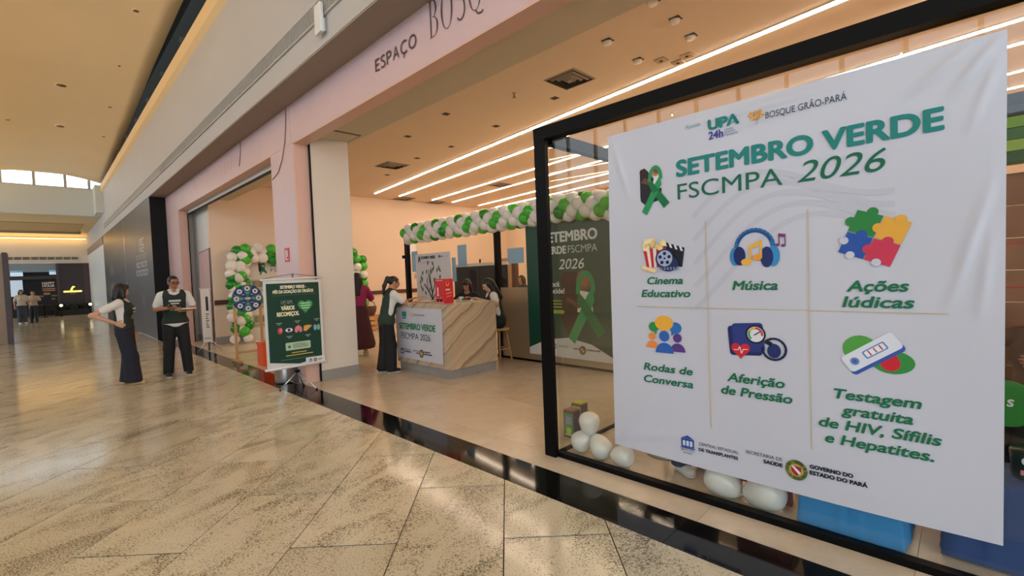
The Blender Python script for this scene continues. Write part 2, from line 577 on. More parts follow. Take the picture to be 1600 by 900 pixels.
# linear air grille let into the fascia
gr = thing('air_grille', 'long linear air grille with fine upright fins in grey fascia', 'air grille', (2.36, 6.0, 4.5))
MB().box(2.374, 2.381, 2.4, 30, 4.50, 4.71).build('backing', mat('grille_back', (158, 155, 148), 0.7), gr)
MB().box(2.366, 2.38, 2.4, 30, 4.70, 4.716).build('frame', grey_paint, gr)
MB().box(2.355, 2.38, 2.4, 30, 4.482, 4.50).build('frame', grey_paint, gr)
fin = MB().box(-0.006, 0.006, -0.004, 0.004, -0.1, 0.1).mesh('fin', mat('grille_fin', (176, 172, 164), 0.5))
yy = 2.6
while yy < 15:
    o = inst(fin, 'fin', gr, (2.366, yy, 4.6), (math.radians(random.uniform(-9, 9)), 0, 0))
    yy += 0.052
# white box hanging on the fascia
em = thing('emergency_light', 'small white box lamp mounted below the air grille', 'lamp', (2.33, 5.11, 4.28))
MB().bbox(2.30, 2.344, 5.03, 5.19, 4.28, 4.60, 0.012).build('housing', white_plastic, em)
MB().box(2.344, 2.379, 5.08, 5.14, 4.32, 4.46).build('bracket', white_plastic, em)

# ------------------------------------------------------------------ curved concourse ceiling
def vault_x(y):
    return float(np.interp(y, [-8, 10.2, 14, 22, 30.7], [2.08, 2.16, 2.21, 2.38, 2.56]))
def vault_z(x, y):
    return 7.12 - 0.072 * (x - 0.25) ** 2 + (0.02 if y < 15 else 0)
mb = MB(); mb.sm = True
NY, NX = 30, 22
vs = []
for lay in (0, 0.09):
    for i in range(NY + 1):
        yv = -8 + (30.7 + 8) * i / NY
        for j in range(NX + 1):
            xv = -3.2 + (vault_x(yv) + 3.2) * j / NX
            vs.append((xv, yv, vault_z(xv, yv) + lay))
fs = []
n1 = (NY + 1) * (NX + 1)
for i in range(NY):
    for j in range(NX):
        a = i * (NX + 1) + j
        fs.append((a, a + NX + 1, a + NX + 2, a + 1))
        fs.append((n1 + a, n1 + a + 1, n1 + a + NX + 2, n1 + a + NX + 1))
mb.add(vs, fs)
mb.sm = False
rim = [(i * (NX + 1) + NX) for i in range(NY + 1)]
for a, b in zip(rim, rim[1:]):
    mb.f.append([a, b, n1 + b, n1 + a]); mb.mi.append(0); mb.smooth.append(False)
rim = [(NY * (NX + 1) + j) for j in range(NX + 1)]
for a, b in zip(rim, rim[1:]):
    mb.f.append([a, b, n1 + b, n1 + a]); mb.mi.append(0); mb.smooth.append(False)
vault = struct(mb.build('ceiling', vault_paint), 'curved warm cream ceiling sheet over the concourse')
SPOTS = ((1.62, 11.66), (1.68, 14.78), (0.71, 17.47), (1.76, 18.18), (-0.42, 21.91), (0.79, 21.82), (1.88, 21.72))
spot_hole = mat('spot_recess', (92, 70, 40), 0.7)
for k, (px, py) in enumerate(SPOTS):
    z = vault_z(px, py)
    t = thing('ceiling_spotlight', ('round', 'second round', 'long oval', 'third round', 'lone round', 'shorter oval', 'last round')[k] + ' recessed spot of the curved ceiling, ' + ('topmost in view', 'level with the first bracket gap', 'beside the fascia side row', 'before the shorter oval', 'far out towards the middle', 'between the side row and the middle', 'last towards the far windows')[k], 'spotlight', (px, py, z), group='recessed spots of the curved ceiling')
    rr = 0.13 if k in (2, 5) else 0.06
    MB().lathe([(rr, -0.004), (rr, 0.012)], (px, py, z - 0.006), 14).build('rim', vault_paint, t)
    MB().lathe([(rr * 0.8, 0.0), (rr * 0.8, 0.004)], (px, py, z - 0.014), 14).build('aperture', spot_hole, t)
sky_block = struct(box('ceiling_sky_block', dark_void, -9.2, 3.2, -8, 30.7, 8.6, 8.8), 'unseen slab above the curved ceiling, added to block the sky')  # added out of view to keep daylight from coming in overhead
# added strip lamp out of view, put in to brighten the curved sheet
cv = thing('cove_and_fill_lamp', 'added unseen strip lamp that brightens the curved ceiling', 'lamp', (-3.4, 10, 6.0))
MB().box(-3.55, -3.35, -6, 30, 5.9, 5.96).build('tray', grey_paint, cv)
MB().box(-3.5, -3.4, -6, 30, 5.965, 5.985).build('lamp_strip', emission('vault_fill_glow', (255, 213, 146), VAULT_FILL_POWER * 4), cv)

# ------------------------------------------------------------------ across the concourse: wall with high glazing
opp = struct(MB().box(-9.2, -9, -8, 31, 0, 4.6).box(-9.2, -9, 31, 41, 0, 0.6).build('wall_opposite', white_wall), 'plain wall on the other side of the concourse')  # unseen; far stretch kept low so daylight reaches the far end
win = struct(MB().box(-9.15, -9.05, -8, 41, 7.0, 8.6).build('window_1', grey_paint), 'row of high clerestory windows across the concourse')
mul = MB().box(-0.06, 0.06, -0.05, 0.05, 0, 2.4).mesh('mullion', grey_paint)
yy = -8.0
while yy < 41:
    inst(mul, 'mullion', win, (-9.1, yy, 4.6)); yy += 1.29
# ------------------------------------------------------------------ far end of the concourse
fw = struct(MB().box(-9, 2.38, 30.75, 30.95, 5.15, 6.45).box(-9, 2.38, 30.75, 30.95, 7.12, 8.6).build('wall_bulkhead', mat('pale_blue_white', (212, 218, 216), 0.6)), 'pale bulkhead below the far clerestory')
fwin = struct(MB().box(-9, 2.38, 30.78, 30.9, 6.45, 6.50).build('window_2', grey_paint), 'low clerestory windows under the end of the curved ceiling')
for xx in (-4.0, -2.9, -1.9, -0.95, 0.1, 1.15, 2.0):
    box('mullion', grey_paint, xx - 0.05, xx + 0.05, 30.78, 30.9, 6.5, 7.12, fwin)
skyg = emission('sky_pane', (206, 226, 255), 1.6)
for a, b in ((-4.0, -2.9), (-2.9, -1.9), (-1.9, -0.95), (-0.95, 0.1), (0.1, 1.15), (1.15, 2.0)):
    box('pane', far_glass, a + 0.05, b - 0.05, 30.83, 30.85, 6.5, 7.12, fwin)
side = struct(box('wall_return', mat('pale_blue_white', (212, 218, 216), 0.6), 2.1, 2.38, 29.5, 30.75, 5.2, 6.5), 'short pale return wall beside the far clerestory')
lowc = struct(box('ceiling_far', cream, -9, 2.38, 30.95, 41, 5.15, 5.3), 'lower cream ceiling at the far end')
box('ceiling_recess', mat('warm_tan', (206, 172, 118), 0.6), -9, 1.9, 34.5, 39.0, 5.10, 5.15, lowc)
box('recess_trim', soffit_paint, -9, 2.0, 39.0, 39.15, 4.98, 5.15, lowc)
cv2 = thing('cove_and_fill_lamp', 'glowing golden cove strip above the far white bulkhead', 'lamp', (0, 40.8, 4.8))
MB().box(-9, 2.36, 40.55, 40.62, 4.86, 4.90).build('tray', cream, cv2)
MB().box(-9, 2.3, 40.7, 40.78, 4.80, 4.83).build('lamp_strip', emission('gold_glow', (255, 205, 105), 9.0), cv2)
endw = struct(box('wall_far', white_wall, -9, 2.38, 41, 41.3, 3.28, 5.15), 'white bulkhead above the dark restaurant front')
g2 = thing('air_grille', 'slim dark air grille on far white bulkhead', 'air grille', (0.2, 40.97, 3.55))
for k in range(9):
    box('slot', mat('slot_grey', (112, 106, 98), 0.6), -1.3 + k * 0.36, -1.3 + k * 0.36 + 0.3, 40.955, 40.995, 3.52, 3.68, g2)
# long white wall and dark hoarding on the shop side
ww = struct(box('wall_side_far', mat('cool_white_wall', (218, 222, 222), 0.4), 2.38, 2.6, 30.9, 41, 0, 3.8), 'plain white wall beyond the dark hoarding')
struct(box('trim_3', mat('taupe_trim', (130, 118, 108), 0.5), 2.36, 2.6, 30.9, 41, 3.8, 4.2), 'taupe band above the white wall')
hoard_m = mat('dark_hoarding', (78, 76, 76), 0.34, metal=0.35, var=0.05, vscale=2.0, bump=0.06, bscale=3.0)
hd = struct(box('wall_hoarding', hoard_m, 2.40, 2.76, 17.0, 30.9, 0, 4.2), 'dark grey printed hoarding closing an unlet shop')
box('hoarding_panel', hoard_m, 2.38, 2.40, 17.0, 19.9, 0.0, 4.19, hd)
box('hoarding_panel', hoard_m, 2.38, 2.40, 19.91, 22.8, 0.0, 4.19, hd)
box('hoarding_panel', hoard_m, 2.38, 2.40, 23.1, 27.0, 0.0, 4.19, hd)
box('hoarding_panel', hoard_m, 2.38, 2.40, 27.01, 30.9, 0.0, 4.19, hd)
box('joint_strip', mat('glossy_grey', (130, 122, 118), 0.25), 2.376, 2.40, 22.81, 23.09, 0.0, 4.19, hd)
blk = struct(box('wall_hoarding_end', mat('black_panel', (16, 13, 14), 0.5, spec=0.2), 2.381, 2.81, 16.965, 17.0, 0, 4.19), 'black end panel of the dark hoarding')

# ------------------------------------------------------------------ pink portal around the two openings
wf = struct(MB().box(2.80, 2.94, -6, 16.96, 3.63, 4.18).box(2.80, 2.94, 7.22, 8.08, 0, 3.63).box(2.80, 2.94, 15.32, 16.96, 0, 3.63).build('wall_front', pink), 'pink lacquered portal framing the shop openings')
for a, b in ((-6, -1.5), (-1.5, 2.0), (2.0, 7.25), (7.25, 8.6), (8.6, 10.2), (10.2, 13.2), (13.2, 16.96)):
    MB().box(2.76, 2.80, a + 0.003, b - 0.003, 3.62, 4.18).build('panel', pink, wf)
MB().box(2.76, 2.80, 7.2, 8.1, 0, 3.617).build('panel', pink, wf)
MB().box(2.76, 2.80, 15.3, 16.96, 0, 3.617).build('panel', pink, wf)
warm_lit_pink = mat('warm_lit_lacquer', (220, 178, 160), 0.4)  # pink lacquer with the warm shop light put into its colour
MB().box(2.76, 2.964, 7.14, 7.2, 0, 3.62).build('reveal', warm_lit_pink, wf)
MB().box(2.76, 2.95, 8.1, 8.12, 0, 3.62).build('reveal', warm_lit_pink, wf)
MB().box(2.76, 2.95, 15.28, 15.3, 0, 3.62).build('reveal', warm_lit_pink, wf)
MB().box(2.76, 2.95, -6, 7.18, 3.60, 3.62).build('reveal', warm_lit_pink, wf)
MB().box(2.76, 2.95, 8.12, 15.28, 3.60, 3.62).build('reveal', warm_lit_pink, wf)
# shutter guides
sh = thing('shutter_guide', 'black upright shutter guide against the white pier', 'shutter guide', (2.97, 7.12, 0))
MB().box(2.965, 2.979, 7.085, 7.12, 0, 3.72).build('rail', black_metal, sh)
sh = thing('shutter_guide', 'black shutter slot running under the pink fascia', 'shutter guide', (2.97, 2.0, 3.6))
MB().box(2.951, 2.99, -5.9, 7.1, 3.64, 3.74).build('rail', black_metal, sh)
sh = thing('shutter_guide', 'slim black shutter guide at the end of the small opening', 'shutter guide', (2.97, 15.25, 0))
MB().box(2.951, 2.965, 15.2, 15.25, 0, 3.55).build('rail', black_metal, sh)
rs = thing('roller_shutter', 'white rolled-up shutter bar with black seal above the small opening', 'shutter', (3.0, 11.7, 3.5))
MB().box(2.955, 3.02, 8.13, 15.2, 3.525, 3.74).build('shutter_box', white_plastic, rs)
MB().box(2.955, 3.01, 8.13, 15.2, 3.50, 3.525).build('seal', black_metal, rs)

# ------------------------------------------------------------------ shop shell
pier = struct(box('wall_pier', white_wall, 2.98, 3.59, 7.1, 8.1, 0.16, 3.75), 'thick white pier between the two openings')
box('baseboard', base_grey, 2.98, 3.60, 7.085, 8.11, 0, 0.16, pier)
wb = struct(box('wall_back', peach_wall, 3.15, 14, 13.9, 14.1, 0.0, 4.25), 'long peach wall at the end of the shop')
box('baseboard', base_grey, 3.14, 14, 13.885, 13.9, 0, 0.18, wb)
wl = struct(box('wall_left', mat('cool_white_wall', (218, 222, 222), 0.4), 3.15, 3.3, 14.1, 16.6, 0, 3.75), 'cool white side wall by the small opening')
struct(box('wall_jamb', white_wall, 2.95, 3.15, 15.7, 15.8, 0, 3.75), 'white jamb at the end of the small opening')
box('baseboard', base_grey, 3.135, 3.15, 13.9, 15.7, 0, 0.15, wl)
struct(box('wall_right', peach_wall, 14, 14.2, -6, 14.1, 0, 4.25), 'peach wall deep inside the shop')
struct(box('wall_end', peach_wall, 2.95, 14, -6.2, -6, 0, 4.25), 'peach wall at the near end of the shop')
cs = struct(box('ceiling_shop', shop_ceil, 3.65, 14.2, -6.2, 14.1, 4.2, 4.3), 'warm beige shop ceiling')
box('dropped_band', mat('shaded_ceiling_paint', (206, 192, 166), 0.7), 2.94, 3.65, -6.2, 16.6, 3.75, 4.3, cs)  # band lies outside the LED light; that shade is put into its paint
# wooden bump rail along the back wall
struct(box('trim_4', dark_wood, 3.16, 3.55, 13.86, 13.885, 1.02, 1.14), 'short dark wooden bump rail beside the balloon arch')
struct(box('trim_5', dark_wood, 6.8, 9.4, 13.86, 13.885, 1.02, 1.14), 'dark wooden bump rail along the peach wall')

# ------------------------------------------------------------------ shop ceiling fittings
led = emission('led_strip', (255, 229, 203), LED_POWER)
# the light lines run slightly askew to the shopfront
LEDS = [(7.48, 13.15, -5.5, 'first, at the opening'), (8.36, 13.15, -5.5, 'second from the opening'), (9.73, 13.24, -5.5, 'third from the opening'),
        (10.62, 13.27, -5.5, 'fourth from the opening'), (11.98, 13.37, 11.06, 'short piece near the peach wall'), (11.64, 10.94, -5.5, 'fifth, starting after a short gap'),
        (12.89, 13.41, -5.5, 'sixth, deepest inside')]
def led_strip(x1, y1, y0, where):
    x0 = x1 - 0.132 * (y1 - y0)
    t = thing('led_strip_light', 'long glowing LED line in the shop ceiling, ' + where, 'lamp', ((x0 + x1) / 2, (y0 + y1) / 2, 4.18))
    for w, za, zb, nm, m in ((0.05, 4.19, 4.1995, 'channel', white_plastic), (0.022, 4.178, 4.19, 'diffuser', led)):
        MB().prism([(x0 - w, y0), (x0 + w, y0), (x1 + w, y1), (x1 - w, y1)], lambda p, q: (p, q, za), lambda p, q: (p, q, zb)).build(nm, m, t)
for a in LEDS: led_strip(*a)

def square_vent(cx, cy, z, s, where):
    t = thing('ceiling_vent', 'square stepped air diffuser in shop ceiling, ' + where, 'air vent', (cx, cy, z))
    gm = mat('vent_grey', (150, 138, 120), 0.5); dk = mat('vent_dark', (52, 44, 36), 0.8)
    MB().box(cx - s, cx + s, cy - s, cy + s, z - 0.002, z - 0.0005).build('throat', dk, t)
    for k, (a, zz) in enumerate(((1.0, 0.006), (0.76, 0.016), (0.52, 0.024), (0.28, 0.03))):
        b = MB(); o, i = s * a, s * (a - 0.09)
        P = [(-o, -o), (o, -o), (o, o), (-o, o)]; Q = [(-i, -i), (i, -i), (i, i), (-i, i)]
        vs = [(cx + p[0], cy + p[1], z - 0.003) for p in P] + [(cx + p[0], cy + p[1], z - zz - 0.006) for p in Q]
        b.add(vs, [(k2, (k2 + 1) % 4, 4 + (k2 + 1) % 4, 4 + k2) for k2 in range(4)])
        if k == 3: b.add([(cx + p[0] * 0.9, cy + p[1] * 0.9, z - 0.03) for p in Q], [(3, 2, 1, 0)])
        b.build('frame' if k == 0 else 'louvre', gm, t)
square_vent(5.3, 3.92, 4.2, 0.26, 'near the glass showcase')
square_vent(6.0, 9.7, 4.2, 0.30, 'between the white pier and the first light line')
square_vent(8.78, 13.55, 4.2, 0.30, 'at the start of the second light line')
square_vent(10.2, 13.6, 4.2, 0.28, 'at the start of the fourth light line')
square_vent(9.8, 9.95, 4.2, 0.26, 'between the third and fourth light lines')

dl_dark = mat('downlight_dark', (38, 30, 22), 0.6); dl_rim = mat('downlight_rim', (214, 194, 164), 0.5)
def downlight(cx, cy, where, z=4.2, pale=False):
    t = thing('downlight', ('small square downlight with pale lamp, ' if pale else 'small dark unlit square downlight, ') + where, 'downlight', (cx, cy, z),
              group='pale square downlights near the showcase' if pale else 'dark square downlights of the shop ceiling')
    s = 0.055
    MB().box(cx - s - 0.008, cx + s + 0.008, cy - s - 0.008, cy + s + 0.008, z - 0.004, z).build('rim', dl_rim, t)
    MB().box(cx - s, cx + s, cy - s, cy + s, z - 0.006, z - 0.004).build('recess', dl_dark, t)
    if pale:
        MB().lathe([(0.045, -0.03), (0.06, 0.0)], (cx + 0.015, cy + 0.015, z - 0.008), 12).build('lamp_head', mat('lamp_chrome', (240, 232, 214), 0.25), t)
for cx, cy, w in ((4.82, 6.09, 'over the middle of the wide opening'), (5.01, 7.51, 'over the white pier end of the opening'), (5.67, 4.49, 'inner row, first beyond the stepped diffuser'),
                  (5.9, 6.03, 'inner row, above the stone counter'), (6.09, 7.57, 'inner row, third beyond the stepped diffuser'), (6.07, 8.77, 'inner row, beside the larger square diffuser'), (6.42, 10.64, 'inner row, last before the peach wall')):
    downlight(cx, cy, w)
for cx, cy, w in ((4.76, 2.96, 'between the stepped diffuser and the dropped band'), (4.91, 2.21, 'middle of the row of three'), (5.4, 2.25, 'closest to the first light line'), (5.48, 2.97, 'next to the small ceiling sensors'), (4.41, 2.21, 'tucked against the dropped band')):
    downlight(cx, cy, w, pale=True)
for k, (cx, cy) in enumerate(((5.72, 2.78), (5.95, 2.66), (5.85, 2.50))):
    t = thing('ceiling_sensor', ('flat square ceiling sensor, first of three by the light line', 'flat square ceiling sensor, touching the light line', 'flat square ceiling sensor, last of three by the light line')[k], 'sensor', (cx, cy, 4.18))
    MB().bbox(cx - 0.07, cx + 0.07, cy - 0.07, cy + 0.07, 4.182, 4.1995, 0.006).build('cover', mat('sensor_cover', (196, 170, 140), 0.5), t)
    MB().lathe([(0.02, -0.006), (0.025, 0)], (cx, cy, 4.182), 10).build('lens', dl_dark, t)

def sprinkler(x, y, z, where):
    t = thing('sprinkler', 'small brass sprinkler head ' + where, 'sprinkler', (x, y, z - 0.09))
    MB().lathe([(0.035, 0), (0.035, 0.006)], (x, y, z - 0.008), 12).build('rosette', dl_rim, t)
    b = MB().tube([(x, y, z), (x, y, z - 0.06)], 0.01, 8)
    b.build('pipe', mat('brass', (150, 110, 60), 0.35, metal=0.8), t)
    MB().lathe([(0.028, 0), (0.028, 0.005)], (x, y, z - 0.07), 12).build('deflector', mat('brass', (150, 110, 60), 0.35, metal=0.8), t)
sprinkler(4.12, 6.9, 4.2, 'near the ceiling hatch'); sprinkler(5.05, 4.75, 4.2, 'beside the stepped air diffuser')
det = thing('smoke_detector', 'round smoke detector near the ceiling hatch', 'smoke detector', (3.9, 7.6, 4.15))
MB().lathe([(0.03, -0.045), (0.06, -0.03), (0.065, 0.0)], (3.95, 7.5, 4.2), 16).build('body', white_plastic, det)
MB().lathe([(0.02, -0.052), (0.02, -0.045)], (3.95, 7.5, 4.2), 12).build('sensor', dl_dark, det)
hat = thing('ceiling_hatch', 'square access hatch in the dropped ceiling beside the pier', 'hatch', (3.3, 6.85, 3.74))
MB().box(3.03, 3.58, 6.62, 7.06, 3.744, 3.7495).build('frame', mat('hatch_gap', (104, 88, 68), 0.7), hat)
MB().box(3.06, 3.55, 6.65, 7.03, 3.734, 3.742).build('panel', mat('shaded_ceiling_paint', (206, 192, 166), 0.7), hat)

# ------------------------------------------------------------------ glass showcase in front
w3 = struct(box('window_3', black_metal, 2.93, 3.03, -3.0, 2.56, 2.63, 2.73), 'black framed glass showcase beside the open shopfront')
box('frame_post', black_metal, 2.93, 2.975, 2.445, 2.56, 0, 2.63, w3, bev=0.004)
box('frame_rail', black_metal, 2.965, 3.025, -3.0, 2.445, 0.0, 0.04, w3)
box('frame_rail', black_metal, 3.03, 5.9, 2.44, 2.52, 2.60, 2.70, w3)
box('frame_rail', black_metal, 2.98, 5.9, 2.47, 2.49, 0.0, 0.03, w3)
for a, b in ((1.395, 2.445), (0.225, 1.39), (-0.9, 0.22), (-3.0, -0.905)):
    box('pane', clear_glass, 2.995, 3.005, a, b, 0.04, 2.63, w3)
box('pane', clear_glass, 3.03, 4.4, 2.475, 2.483, 0.03, 2.60, w3)
box('pane', clear_glass, 4.41, 5.9, 2.475, 2.483, 0.03, 2.60, w3)

# ------------------------------------------------------------------ inner glass partition
w4 = struct(box('window_4', black_metal, 5.94, 6.01, 2.5, 9.25, 2.42, 2.48), 'black framed glass partition inside the shop')
for yy in (9.19, 6.2, 3.3):
    box('frame_post', black_metal, 5.93, 6.02, yy - 0.05, yy + 0.05, 0, 2.42, w4)
box('frame_rail', black_metal, 5.94, 6.01, 2.5, 6.15, 0, 0.03, w4)
box('frame_rail', black_metal, 5.94, 6.01, 6.25, 9.14, 0, 0.03, w4)
frost = mat('frosted_film', (196, 172, 142), 0.32, metal=0.55, var=0.05, vscale=1.2)
for a, b in ((6.25, 7.7), (7.71, 9.14), (4.75, 6.15), (3.35, 4.74)):
    box('pane', clear_glass, 5.97, 5.978, a, b, 0.03, 2.42, w4)
for a, b in ((4.75, 6.15), (3.35, 4.74)):
    box('film', frost, 5.964, 5.969, a, b, 0.03, 1.29, w4)
box('hinge', black_metal, 5.9, 5.95, 9.24, 9.3, 1.98, 2.05, w4)
# ------------------------------------------------------------------ sign lettering on the pink fascia
FR_P = Frame((2.76, 0, 0), (0, -1, 0), (0, 0, 1))
sg = thing('shop_sign', 'thin brown shop name letters on the pink fascia', 'sign', (2.755, 3.6, 3.8))
taupe = (92, 70, 72)
sx = -4.70
for ch, w in zip('ESPAÇO', (0.10, 0.10, 0.105, 0.13, 0.13, 0.15)):
    text(ch, FR_P, sx, 3.845, 0.135, taupe, sg, w=w * 0.92, align='L', name='letter', thick=0.006)
    sx += w + 0.02
def serif(name, x, y, h, kind):
    """tall high-contrast capitals"""
    P = Print(FR_P, lift=0.006, step=0.00002)
    t = 0.045 * h; 
    def ring(cx, cy, rx, ry, a0=0, a1=2 * math.pi, thick=0.13 * h, thin=0.018 * h, n=28):
        pts_o = []; pts_i = []
        for i in range(n + 1):
            a = a0 + (a1 - a0) * i / n
            w = thin + (thick - thin) * abs(math.cos(a)) ** 1.5
            c, s_ = math.cos(a), math.sin(a)
            pts_o.append((cx + rx * c, cy + ry * s_)); pts_i.append((cx + (rx - w) * c, cy + (ry - thin - 0.0 * w) * s_))
        for i in range(n):
            P.poly([pts_o[i], pts_o[i + 1], pts_i[i + 1], pts_i[i]], taupe)
    if kind == 'B':
        P.rect(x + 0.05 * h, y, x + 0.10 * h, y + h, taupe)
        P.rect(x, y, x + 0.2 * h, y + 0.015 * h, taupe); P.rect(x, y + 0.985 * h, x + 0.2 * h, y + h, taupe)
        ring(x + 0.16 * h, y + 0.76 * h, 0.19 * h, 0.24 * h, -math.pi / 2, math.pi / 2, 0.06 * h)
        ring(x + 0.16 * h, y + 0.27 * h, 0.24 * h, 0.27 * h, -math.pi / 2, math.pi / 2, 0.06 * h)
    elif kind in 'OQ':
        ring(x + 0.25 * h, y + 0.5 * h, 0.25 * h, 0.52 * h, thick=0.065 * h)
        if kind == 'Q':
            P.line([(x + 0.25 * h, y - 0.01 * h), (x + 0.34 * h, y - 0.13 * h), (x + 0.48 * h, y - 0.15 * h), (x + 0.52 * h, y - 0.1 * h)], 0.04 * h, taupe)
    elif kind == 'S':
        pts = []
        for i in range(25):
            a = math.radians(40 + 230 * i / 24)
            pts.append((x + 0.17 * h + 0.14 * h * math.cos(a), y + 0.76 * h + 0.24 * h * math.sin(a)))
        for i in range(25):
            a = math.radians(90 - 230 * i / 24)
            pts.append((x + 0.17 * h + 0.17 * h * math.cos(a), y + 0.26 * h + 0.27 * h * math.sin(a)))
        P.line(pts, 0.045 * h, taupe)
    elif kind == 'U':
        P.rect(x, y + 0.25 * h, x + 0.05 * h, y + h, taupe); P.rect(x + 0.36 * h, y + 0.25 * h, x + 0.38 * h, y + h, taupe)
        ring(x + 0.19 * h, y + 0.25 * h, 0.19 * h, 0.26 * h, math.pi, 2 * math.pi, 0.03 * h)
    elif kind == 'E':
        P.rect(x, y, x + 0.05 * h, y + h, taupe)
        for q in (0, 0.49, 0.98): P.rect(x, y + q * h, x + 0.3 * h, y + (q + 0.02) * h, taupe)
    P.build('letter', sg)
xx = -3.68
for ch, w in zip('BOSQUE', (0.175, 0.21, 0.16, 0.22, 0.19, 0.14)):
    serif('letter', xx, 3.83, 0.345, ch)
    xx += w + 0.012
# the small repeat of the logo over the small opening, faded
sg2 = thing('faded_lettering', 'faint traces of old lettering on the pink fascia over the small opening', 'sign', (2.755, 11.5, 3.8))
P = Print(FR_P, 0.004, 0.0)
for k in range(9):
    u = -11.6 + k * 0.22
    P.line([(u, 3.76 + 0.02 * (k % 3)), (u + 0.05, 4.02 - 0.03 * (k % 2))], 0.012, (178, 152, 158))
P.build('print', sg2)
# cable looping over pink column
cb = MB()
pts = [(2.752, 7.35, 4.17), (2.752, 7.38, 3.95), (2.752, 7.45, 3.7), (2.752, 7.6, 3.45), (2.752, 7.8, 3.28), (2.752, 8.06, 3.22)]
cb.tube(pts, 0.006, 6)
tag(cb.build('cable', mat('thin_cable', (120, 92, 88), 0.5)), 'thin loose cable drooping over the pink column', 'cable')
cb = MB().tube([(2.752, 9.6, 4.17), (2.752, 9.65, 3.95), (2.752, 9.75, 3.75)], 0.006, 6)
tag(cb.build('cable', mat('thin_cable', (120, 92, 88), 0.5)), 'short thin cable hanging on the pink fascia over the small opening', 'cable')
# red extinguisher sign on the column
es = thing('safety_sign', 'small red and white safety sign on the pink column', 'sign', (2.755, 7.62, 1.86))
MB().box(2.752, 2.759, 7.53, 7.71, 1.86, 2.08).build('plate', mat('sign_red', (206, 40, 52), 0.4), es)
P = Print(Frame((2.752, 7.62, 1.97), (0, -1, 0), (0, 0, 1)), 0.0008)
P.rect(-0.055, -0.08, 0.055, 0.08, (236, 226, 224)).rect(-0.02, -0.06, 0.055, 0.08, (206, 40, 52)).rect(0.0, -0.03, 0.04, 0.07, (240, 232, 230))
P.build('print', es)

# ------------------------------------------------------------------ the big white banner on the showcase
GREEN = (26, 112, 76); TEAL = (32, 132, 126); DARK = (34, 36, 48)
def bend(u, v):
    y = -u
    e = 0.004 * math.sin(3.1 * v + 1.3 * y) + 0.003 * math.sin(5.3 * y - 2.0 * v)
    # creases pulling at the corners
    def crease(cy, cz, dy, dz, L, amp, wid):
        n = math.hypot(dy, dz); dy /= n; dz /= n
        a = (y - cy) * dy + (v - cz) * dz; b = -(y - cy) * dz + (v - cz) * dy
        if a < 0 or a > L: return 0.0
        return amp * math.exp(-(b / wid) ** 2) * math.sin(math.pi * a / L)
    e += crease(-0.12, 2.50, 0.6, -0.8, 0.30, 0.010, 0.02) + crease(-0.12, 2.44, 0.3, -0.9, 0.4, 0.008, 0.018) + crease(-0.06, 2.51, 0.8, -0.6, 0.34, 0.008, 0.022)
    e += crease(-0.10, 1.95, 0.25, -1, 0.7, 0.010, 0.02) + crease(-0.09, 1.7, 0.12, -1, 0.5, 0.007, 0.016)
    e += crease(1.88, 0.26, -0.5, 0.45, 0.4, 0.010, 0.025) + crease(1.88, 0.30, -0.85, 0.2, 0.6, 0.007, 0.03)
    e += crease(1.84, 2.5, -0.3, -1, 0.5, 0.008, 0.02)
    e += crease(1.3, 2.44, -1, 0.02, 1.0, 0.006, 0.02) + crease(1.2, 2.36, -1, 0.05, 0.9, 0.005, 0.018)
    return e
BX = 2.955
FB = Frame((BX, 0, 0), (0, -1, 0), (0, 0, 1), bend)
bn = thing('event_banner', 'large white event banner with six pictures hung on the glass showcase', 'banner', (BX, 0.88, 0.24))
mb = MB(); mb.sm = True
NU, NV = 150, 170
def ban_edge(s, t):
    # slightly uneven outline: corners as hung
    yl = 1.865 + 0.02 * (1 - t); yr = -0.13 + 0.02 * (1 - t)
    yv = yl + (yr - yl) * s
    zb = 0.245 - 0.012 * math.sin(math.pi * s) ; zt = 2.515 - 0.008 * s
    return -yv, zb + (zt - zb) * t
vs = []
for i in range(NU + 1):
    for j in range(NV + 1):
        vs.append(FB.at(*ban_edge(i / NU, j / NV)))
mb.add(vs, [(a * (NV + 1) + b, (a + 1) * (NV + 1) + b, (a + 1) * (NV + 1) + b + 1, a * (NV + 1) + b + 1) for a in range(NU) for b in range(NV)])
vin = mat('white_vinyl', (202, 204, 216), 0.32, spec=0.5, bump=0.10, bscale=7.0)
mb.build('sheet', vin, bn)
# faint watermark waves
P = Print(FB, 0.0012, 0.00002)
for k in range(5):
    pts = [(-1.25 + 0.04 * i, 1.42 + 0.09 * k + 0.20 * math.sin(0.055 * i * 3 + 0.3 * k - 0.8) + 0.012 * i) for i in range(26)]
    P.line(pts, 0.03, (195, 197, 209))
P.build('watermark_print', bn)
# headings
text('SETEMBRO VERDE', FB, -1.345, 2.135, 0.098, TEAL, bn, w=1.27, bold=0.062, align='L')
text('FSCMPA', FB, -1.345, 1.985, 0.098, (24, 104, 78), bn, w=0.61, align='L')
text('2026', FB, -0.665, 1.985, 0.110, (24, 104, 78), bn, w=0.385, bold=0.0, shear=0.28, align='L')
text('Apoio', FB, -1.285, 2.425, 0.024, (120, 176, 190), bn, w=0.10, align='L')
text('UPA', FB, -1.135, 2.385, 0.056, TEAL, bn, w=0.175, bold=0.09, align='L')
text('24h', FB, -1.135, 2.325, 0.046, (62, 68, 156), bn, w=0.085, bold=0.03, align='L')
for k in range(3):
    text(('UNIDADE', 'DE PRONTO', 'ATENDIMENTO')[k], FB, -1.04, 2.358 - 0.016 * k, 0.010, (70, 120, 150), bn, w=(0.05, 0.06, 0.075)[k], align='L')
P = Print(FB, 0.0055); P.circ(-1.0, 2.41, 0.016, (120, 170, 176)).circ(-1.0, 2.41, 0.009, (222, 232, 232)); P.build('logo_print', bn)
